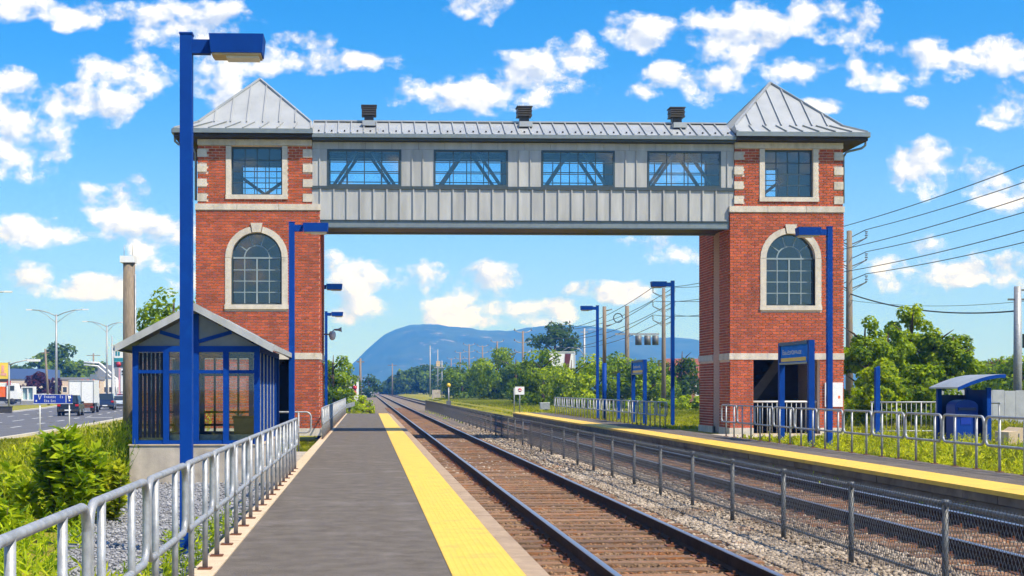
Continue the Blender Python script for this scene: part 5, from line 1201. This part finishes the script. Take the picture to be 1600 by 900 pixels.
# ================================================================== VEGETATION
def leaf_quads(P, D, U, ln, wd):
    """rhombic leaves: base P, direction D, side U"""
    mid = P + D * (ln * .45)[:, None]; tip = P + D * ln[:, None]; s = U * (wd * .5)[:, None]
    V = np.stack([P, mid + s, tip, mid - s], 1).reshape(-1, 3); F = np.arange(len(P) * 4).reshape(-1, 4); return V, F
def unit(v): return v / np.maximum(np.linalg.norm(v, axis=-1, keepdims=True), 1e-6)
def rnd_dir(n): return unit(rng.normal(size=(n, 3)))
GREEN = leafmat('leaf_green', (.055, .14, .006), (.44, .56, .014)); DGREEN = leafmat('leaf_dark', (.026, .070, .010), (.15, .25, .020)); LGREEN = leafmat('leaf_light', (.10, .21, .008), (.66, .74, .020))
YGREEN = leafmat('leaf_yellow_green', (.17, .25, .010), (.78, .76, .030)); PURP = leafmat('leaf_purple', (.035, .010, .016), (.15, .04, .055)); RUSSET = leafmat('leaf_russet', (.11, .045, .01), (.42, .17, .04))
MIDG = leafmat('leaf_mid', (.042, .11, .008), (.30, .42, .018))
BARK = mat('bark', (.085, .06, .042), .95, var=.3, scale=10, bump=.5, bscale=30)
def crown(parent, c, rx, ry, rz, nclump, nleaf, leaf, m_, cl=(.26, .46), name='crown', squash=1.0, seed=0):
    r_ = np.random.default_rng(seed)
    d = unit(r_.normal(size=(nclump, 3))); rad = r_.uniform(.25, .92, (nclump, 1)) ** .6
    C = d * rad * np.array([rx, ry, rz]); C[:, 2] *= np.where(C[:, 2] < 0, .85, 1)
    cr = r_.uniform(cl[0], cl[1], nclump) * min(rx, rz)
    k = r_.choice(nclump, nleaf, p=cr**2 / (cr**2).sum()); dd = unit(r_.normal(size=(nleaf, 3)))
    P = C[k] + dd * (cr[k] * r_.uniform(.45, 1.05, nleaf) ** .5)[:, None] * np.array([1, 1, .8]) + np.array(c)
    out = unit(dd + .5 * unit(C[k]) + r_.normal(size=(nleaf, 3)) * .55 + np.array([0, 0, .25]))
    D = unit(np.cross(out, r_.normal(size=(nleaf, 3)))); U = unit(np.cross(out, D)); ln = leaf * r_.uniform(.6, 1.4, nleaf)
    V, F = leaf_quads(P - D * (ln * .5)[:, None], D, U, ln, ln * r_.uniform(.5, .85, nleaf))
    return raw(name, V, F, m_, parent, loc=WORLDLOC[parent.name])
def tree(px, Y, top, width, label, m_, z0=-.05, low=.25, nl=3200, leaf=None, seed=1, name='broadleaf_tree', group='trees', clumps=26, rzf=1.0, cl=(.26,.46), x=None):
    """crown from just above the ground to the height seen; width in metres"""
    X = at(px, Y) if x is None else x; zt = top; h = zt - z0; t = thing(name, (X, Y, z0), label, 'tree' if 'shrub' not in name and 'bush' not in name else 'bush', group)
    r = width / 2; leaf = leaf or max(.10, Y / 2150 * 6.5); tr = max(.05, h * .022)
    tb = MB().tube([(X, Y, z0), (X+.03*h*.2, Y, z0+h*.3), (X-.01*h, Y, z0+h*.6), (X, Y, z0+h*.85)], [tr*1.4, tr, tr*.7, tr*.2], 8)
    for k in range(6):
        a = k * 1.05 + seed; b = Vector((X, Y, z0 + h*(.25 + .08*k))); e = b + Vector((math.cos(a)*r*.75, math.sin(a)*r*.75, h*.18)); tb.tube([b, b.lerp(e, .5) + Vector((0, 0, h*.03)), e], [tr*.6, tr*.4, tr*.1], 6)
    part('trunk', tb, BARK, t, fix=False)
    zc0 = z0 + h*low; rz = (zt - zc0)/2 * .93
    if low < .06: zc0 = z0 - h*.10; rz = (zt - zc0)/2 * .95
    crown(t, (X, Y, zc0 + rz*.95), r*.92, r*.92, rz, clumps, nl, leaf, m_, cl, seed=seed); return t
# left
tree(272, 76, 7.7, 4.6, 'bright green tree showing between the lamp post and the left tower', GREEN, -.5, .35, 2600, .26, 3)
tree(62, 335, 11.2, 10.5, 'green tree behind the blue roofed shop', MIDG, -.6, .1, 2400, None, 4); tree(98, 340, 13.0, 12.5, 'tallest green tree behind the purple tree', DGREEN, -.6, .1, 3000, None, 5); tree(123, 330, 9.4, 8, 'green tree just left of the white truck signs', MIDG, -.6, .1, 2000, None, 6)
tree(8, 345, 8.6, 10, 'dark tree at the left edge above the yellow billboard', DGREEN, -.6, .1, 1800, None, 7); tree(34, 350, 9.0, 9, 'green tree between the billboard light and the tall trees', DGREEN, -.6, .1, 1600, None, 8)
tree(68, 262, 4.9, 9.2, 'round purple leaved tree beside the parked cars', PURP, -.6, .05, 3200, .6, 9, rzf=.8)
tree(160, 395, 9.5, 12, 'dark tree far behind the white store', DGREEN, -.6, .1, 1500, None, 10); tree(192, 395, 8.0, 10, 'dark tree behind the tall shop sign', DGREEN, -.6, .1, 1300, None, 11)
tree(228, 300, 7, 10, 'tree seen through the shelter glass on the left', MIDG, -.6, .1, 1300, None, 12)
# far end of the platform
tree(521, 118, 5.4, 3.6, 'green tree behind the distant lamp left of the mountain', GREEN, -.4, .05, 3000, .26, 13); tree(508, 122, 4.6, 3.2, 'green tree hugging the left tower edge', MIDG, -.4, .05, 1800, .28, 14)
tree(538, 190, 4.4, 5, 'dark tree behind the white house', DGREEN, -.4, .05, 1500, .4, 15); tree(576, 330, 5.6, 6, 'small tree right of the white house', DGREEN, -.4, .05, 900, .6, 16)
tree(568, 101, 1.15, 2.0, 'bright bush growing at the end of the near platform', LGREEN, -.4, .0, 2200, .15, 17, 'leafy_bush', 'bushes'); tree(552, 108, 1.3, 1.8, 'bush behind the guard rail end', LGREEN, -.4, .0, 1600, .15, 18, 'leafy_bush', 'bushes'); tree(578, 97, .35, 1.1, 'low yellowish bush at the platform corner', YGREEN, -.4, .0, 900, .12, 19, 'leafy_bush', 'bushes')
for i, (px, Y, py, w, m_, lab) in enumerate(((604, 520, 592, 9, DGREEN, 'farthest small tree at the foot of the mountain'), (622, 480, 580, 10, DGREEN, 'dark tree left end of the far wood'), (641, 460, 573, 12, MIDG, 'tree in the far wood below the mountain summit'), (662, 440, 566, 13, DGREEN, 'dark tree in the middle of the far wood'), (690, 420, 566, 14, MIDG, 'tree behind the lattice signal mast'), (716, 400, 570, 13, DGREEN, 'tree at the right end of the far wood'), (742, 380, 572, 12, MIDG, 'tree behind the round bush on its left'))):
    tree(px, Y, at(px, Y, py)[2], w, lab, m_, -.3, .02, 1900, Y/2150*5, 30+i, group='far wood beside the track')
# right of the tracks
tree(776, 190, 9.2, 9.0, 'large round green bush tree above the fence end', GREEN, -.2, .02, 7000, .42, 40); tree(722, 215, 6.0, 7.5, 'low bush tree left of the large round one', MIDG, -.2, .02, 3000, .42, 41); tree(806, 178, 6.6, 6.6, 'bush tree behind the white notice board', MIDG, -.2, .02, 3800, .38, 42)
tree(868, 262, 14.9, 9.6, 'tall dark tree standing above the bushes', DGREEN, -.2, .42, 2600, .62, 43); 
tree(848, 128, 5.6, 6.0, 'bush tree left of the most distant lamp', GREEN, -.1, .02, 5200, .28, 44); tree(893, 122, 5.0, 6.0, 'bright bush tree behind the most distant lamp', LGREEN, -.1, .02, 5000, .28, 45); tree(827, 140, 4.2, 5, 'low bush tree beside the white notice', MIDG, -.1, .02, 2000, .3, 46)
tree(932, 128, 5.0, 6.0, 'bush tree between the two distant blue posts', MIDG, -.1, .02, 4400, .28, 47); tree(968, 132, 5.5, 6.0, 'bush tree behind the distant name sign', GREEN, -.1, .02, 4400, .28, 48); tree(1008, 126, 4.8, 5.4, 'bush tree right of the distant name sign', GREEN, -.1, .02, 4400, .28, 49)
tree(1066, 150, 6.8, 5.4, 'dark tree close to the left side of the right tower', DGREEN, -.1, .05, 2400, .34, 50); tree(1030, 145, 5.6, 5.4, 'dark tree behind the lamp by the right tower', MIDG, -.1, .05, 2200, .34, 51); tree(1075, 90, 1.3, 3.0, 'low bush at the foot of the right tower', LGREEN, -.1, .0, 2200, .18, 52, 'leafy_bush', 'bushes'); tree(1035, 95, 1.1, 3.2, 'low bush behind the far hoop railing', LGREEN, -.1, .0, 1800, .18, 53, 'leafy_bush', 'bushes'); tree(985, 98, 1.2, 3.2, 'low bush below the distant name sign', GREEN, -.1, .0, 1800, .18, 531, 'leafy_bush', 'bushes'); tree(915, 104, 1.2, 3.0, 'low bush below the most distant lamp', GREEN, -.1, .0, 1600, .18, 532, 'leafy_bush', 'bushes')
for i, (px, Y, top, w, m_, lab) in enumerate(((1352, 60, 5.3, 2.7, GREEN, 'leafy tree touching the right tower edge'), (1388, 61, 4.9, 2.6, GREEN, 'leafy tree second from the right tower'), (1424, 63, 6.2, 2.6, LGREEN, 'tallest leafy tree right of the right tower'), (1458, 62, 5.2, 2.6, LGREEN, 'leafy tree just right of the tallest one'), (1490, 61, 4.7, 2.6, GREEN, 'leafy tree left of the mailbox shelter'), (1440, 57, 3.0, 3.0, GREEN, 'bushy low tree behind the picket fence'), (1375, 57, 3.2, 2.8, LGREEN, 'low bush tree behind the picket fence next to the tower'))):
    tree(px, Y, top, w, lab, m_, -.05, .0, 8200, .165, 60+i, group='leafy trees right of the tower', clumps=56, cl=(.20, .38))
for i, (px, Y, top, w, m_, lab) in enumerate(((1528, 100, 4.4, 5, MIDG, 'far hedge tree behind the mailbox shelter roof'), (1562, 95, 3.9, 5, GREEN, 'far hedge tree left of the steel pole'), (1598, 92, 4.0, 5, GREEN, 'far hedge tree at the right edge'), (1545, 160, 6.1, 5, RUSSET, 'russet tree behind the hedge'), (1588, 165, 6.3, 6, RUSSET, 'russet tree at the right edge of the skyline'), (1518, 165, 6.0, 6, DGREEN, 'dark tree behind the hedge on its left'), (1566, 175, 6.6, 5, DGREEN, 'dark tree between the russet ones'))):
    tree(px, Y, top, w, lab, m_, -.05, .0, 2200, .32, 80+i, group='hedge trees at right')

def weeds(name, XY, h, nleaf, ln, wd, m_, z, label, up=.5, seed=0):
    """leafy stalks: narrow leaves spiralling up each stem"""
    r_ = np.random.default_rng(seed); n = len(XY); hh = h * r_.uniform(.5, 1.25, n); lean = r_.normal(size=(n, 2)) * .14
    k = np.repeat(np.arange(n), nleaf); t = np.tile(np.linspace(.06, 1, nleaf), n) + r_.uniform(-.03, .03, n*nleaf); a = r_.uniform(0, 6.28, n*nleaf)
    zf = z(XY[:, 0], XY[:, 1]) if callable(z) else np.full(n, z)
    P = np.c_[XY[k] + lean[k] * (hh[k] * t ** 1.5)[:, None], zf[k] + hh[k] * t]
    el = up + (t - .5) * .5 + r_.normal(size=n*nleaf) * .25; D = np.c_[np.cos(a)*np.cos(el), np.sin(a)*np.cos(el), np.sin(el)]
    U = unit(np.cross(D, np.array([0, 0, 1.]) + r_.normal(size=D.shape) * .35)); L_ = ln * r_.uniform(.55, 1.3, n*nleaf) * (1.15 - .6*t)
    V, F = leaf_quads(P, D, U, L_, L_ * wd); 
    # stems
    s0 = np.c_[XY, zf]; s1 = np.c_[XY + lean * hh[:, None], zf + hh]; w = np.array([.006, 0, 0]); SV = np.stack([s0 - w, s0 + w, s1 + w*.4, s1 - w*.4], 1).reshape(-1, 3)
    F2 = np.arange(n*4).reshape(-1, 4) + len(V); o = raw(name, np.concatenate([V, SV]), np.concatenate([F, F2]), m_); o['kind'] = 'stuff'; o['label'] = label; return o
def grass(name, XY, h, m_, z, label, seed=0, w=.02):
    r_ = np.random.default_rng(seed); n = len(XY); hh = h * r_.uniform(.4, 1.3, n); a = r_.uniform(0, 6.28, n); lean = r_.normal(size=(n, 2)) * .35 * hh[:, None]
    zf = z(XY[:, 0], XY[:, 1]) if callable(z) else np.full(n, z)
    b = np.c_[XY, zf]; s = np.c_[np.cos(a), np.sin(a), np.zeros(n)] * w * r_.uniform(.5, 1.3, (n, 1)); m = b + np.c_[lean*.4, hh*.6]; tp = b + np.c_[lean, hh]
    V = np.stack([b - s, b + s, m + s*.8, tp, m - s*.8], 1).reshape(-1, 3); F = np.arange(n*5).reshape(-1, 5); o = raw(name, V, F, m_, nv=5); o['kind'] = 'stuff'; o['label'] = label; return o
def patch(x0, x1, y0, y1, n, seed=0, keep=None):
    r_ = np.random.default_rng(seed); P = np.c_[r_.uniform(x0, x1, n), r_.uniform(y0, y1, n)]; return P if keep is None else P[keep(P[:, 0], P[:, 1])]
def gz(x, y): return np.interp(x, [-9, -7, -4, -1.62, -1.56, 9.46, 9.6, 11.62], [-.62, -.52, -.40, -.36, -.52, -.52, -.45, -.03])
pad = lambda x, y: x < -2.35 - np.clip(y - 10, 0, 15) * .165
noshelter = lambda x, y: ~((x > -5.1) & (y > 28.7) & (y < 36.4))
BLADE = leafmat('grass_blade', (.12, .17, .010), (.52, .50, .035)); 
weeds('tall_weeds', patch(-8.8, -2.0, 11, 19, 520, 1, pad), .50, 16, .17, .30, LGREEN, gz, 'leafy green weeds behind the foreground railing', seed=1)
weeds('tall_weeds', patch(-4.6, -1.75, 6, 12.5, 300, 2), .42, 18, .20, .22, YGREEN, gz, 'yellow green weeds at the bottom left corner', .35, 2)
weeds('tall_weeds', patch(-2.6, -1.75, 12, 20, 90, 22), .30, 14, .12, .35, LGREEN, gz, 'sparse weeds in the gravel behind the railing', .3, 22)
weeds('tall_weeds', patch(-8.7, -4.9, 18, 29, 620, 3, lambda x, y: pad(x, y) & (x < -5.0 + (29-y)*.12)), .62, 18, .17, .26, YGREEN, gz, 'yellow flowering weeds between the road verge and the gravel', .6, 3)
weeds('tall_weeds', patch(-8.9, -5.3, 27, 46, 900, 4, lambda x, y: noshelter(x, y) & ((y < 31) | (x < -5.2))), 1.1, 24, .22, .24, YGREEN, gz, 'tall goldenrod weeds left of the shelter', .75, 4)
weeds('tall_weeds', patch(-6.6, -4.95, 27, 33, 120, 41), .75, 20, .22, .16, GREEN, gz, 'dark green grassy weeds at the shelter corner', .8, 41)
grass('verge_grass', patch(-16, -8.9, 24, 62, 26000, 5, lambda x, y: (x > -16) & ((x > -9.2) | (x < -10.8))), .10, BLADE, -.62, 'mown yellow green verge beside the footpath', 5, .03)
grass('verge_grass', patch(-6, -1.6, 36.4, 49, 5000, 6), .14, BLADE, gz, 'grass patch in front of the left tower', 6, .02)
grass('meadow_grass', patch(11.7, 18.6, 22, 44.5, 26000, 7), .24, BLADE, -.04, 'rough grass behind the far platform railing', 7, .016)
weeds('meadow_weeds', patch(11.75, 18, 21, 44, 1300, 8), .36, 12, .15, .28, YGREEN, -.04, 'leafy weeds in the grass behind the far platform railing', .55, 8)
grass('meadow_grass', patch(12.0, 27, 56, 120, 30000, 9), .34, BLADE, -.04, 'grass along the far side of the railway', 9, .05)
grass('meadow_grass', patch(10.6, 27, 88, 240, 30000, 10), .50, BLADE, lambda x, y: np.where(x < 11.6, -.3, -.1), 'tall yellowing grass beyond the end of the far platform', 10, .12)
grass('meadow_grass', patch(-14, -.6, 92, 260, 18000, 11), .42, BLADE, -.45, 'grass beyond the end of the near platform', 11, .12)
grass('meadow_grass', patch(18, 40, 46, 60, 9000, 12), .40, BLADE, -.04, 'grass under the trees at right', 12, .04)
weeds('track_weeds', np.r_[patch(4.9, 5.9, 75, 120, 60, 13), patch(9.1, 9.4, 18, 80, 40, 14)], .16, 8, .12, .4, LGREEN, -.33, 'small weeds growing in the ballast', .5, 13)
def shrub(x, y, h, w, label, m_, n, leaf, seed):
    """several woody stems carrying whorls of pointed leaves"""
    z0 = float(gz(x, y)); t = thing('leafy_shrub', (x, y, z0), label, 'shrub', 'roadside shrubs'); r_ = np.random.default_rng(seed); st = MB(); P = []; 
    for k in range(n):
        a = r_.uniform(0, 6.28); sp = r_.uniform(.1, 1) * w/2; tip = Vector((x + math.cos(a)*sp, y + math.sin(a)*sp, z0 + h*(1 - .45*(sp/(w/2))**2)*r_.uniform(.75, 1.05))); b = Vector((x + math.cos(a)*sp*.25, y + math.sin(a)*sp*.25, z0)); md = b.lerp(tip, .5) + Vector((math.cos(a), math.sin(a), .3))*.08*h
        st.tube([b, md, tip], [.010, .007, .003], 5)
        for q in np.linspace(.12, 1, int(h*26)): P.append(np.array(b.lerp(md, q*2) if q < .5 else md.lerp(tip, q*2-1)))
    part('stems', st, BARK, t, fix=False); P = np.repeat(np.array(P), 4, 0); m = len(P); a = r_.uniform(0, 6.28, m); el = r_.normal(size=m)*.35 + .25; D = np.c_[np.cos(a)*np.cos(el), np.sin(a)*np.cos(el), np.sin(el)]
    U = unit(np.cross(D, np.array([0, 0, 1.]) + r_.normal(size=D.shape)*.4)); L_ = leaf * r_.uniform(.6, 1.3, m); V, F = leaf_quads(P, D, U, L_, L_*.42); raw('foliage', V, F, m_, t, loc=WORLDLOC[t.name])
shrub(-4.35, 20.0, 1.42, 1.25, 'tall leafy shrub standing left of the gravel behind the railing', LGREEN, 20, .22, 1); shrub(-5.3, 20.5, .95, 1.1, 'lower leafy shrub left of the tall one', LGREEN, 12, .19, 2); shrub(-3.85, 20.6, .95, .9, 'small shrub leaning over the gravel', YGREEN, 10, .17, 3)
shrub(-4.5, 16.5, .75, 1.0, 'dark low shrub in front of the tall shrub', LGREEN, 11, .17, 4); shrub(-5.2, 17.5, .85, 1.0, 'leafy shrub at the left edge', LGREEN, 11, .18, 5); shrub(-2.55, 9.6, .62, .9, 'curly leaved plant at the bottom left behind the railing', YGREEN, 14, .2, 6)
# ================================================================== AIR
hz = MB().box(-4000, 4000, -2100, 4800, -4, 200)
o = part('haze', hz, bpy.data.materials.new('summer_haze'), None)
o['kind'] = 'stuff'; hm = o.data.materials[0]; hm.use_nodes = True; hm.node_tree.nodes.remove(hm.node_tree.nodes['Principled BSDF'])
pv = hm.node_tree.nodes.new('ShaderNodeVolumePrincipled'); pv.inputs['Color'].default_value = (.06, .29, 1, 1); pv.inputs['Absorption Color'].default_value = (1, 1, 1, 1); pv.inputs['Density'].default_value = 4.7e-4
hm.node_tree.links.new(pv.outputs[0], hm.node_tree.nodes['Material Output'].inputs['Volume'])
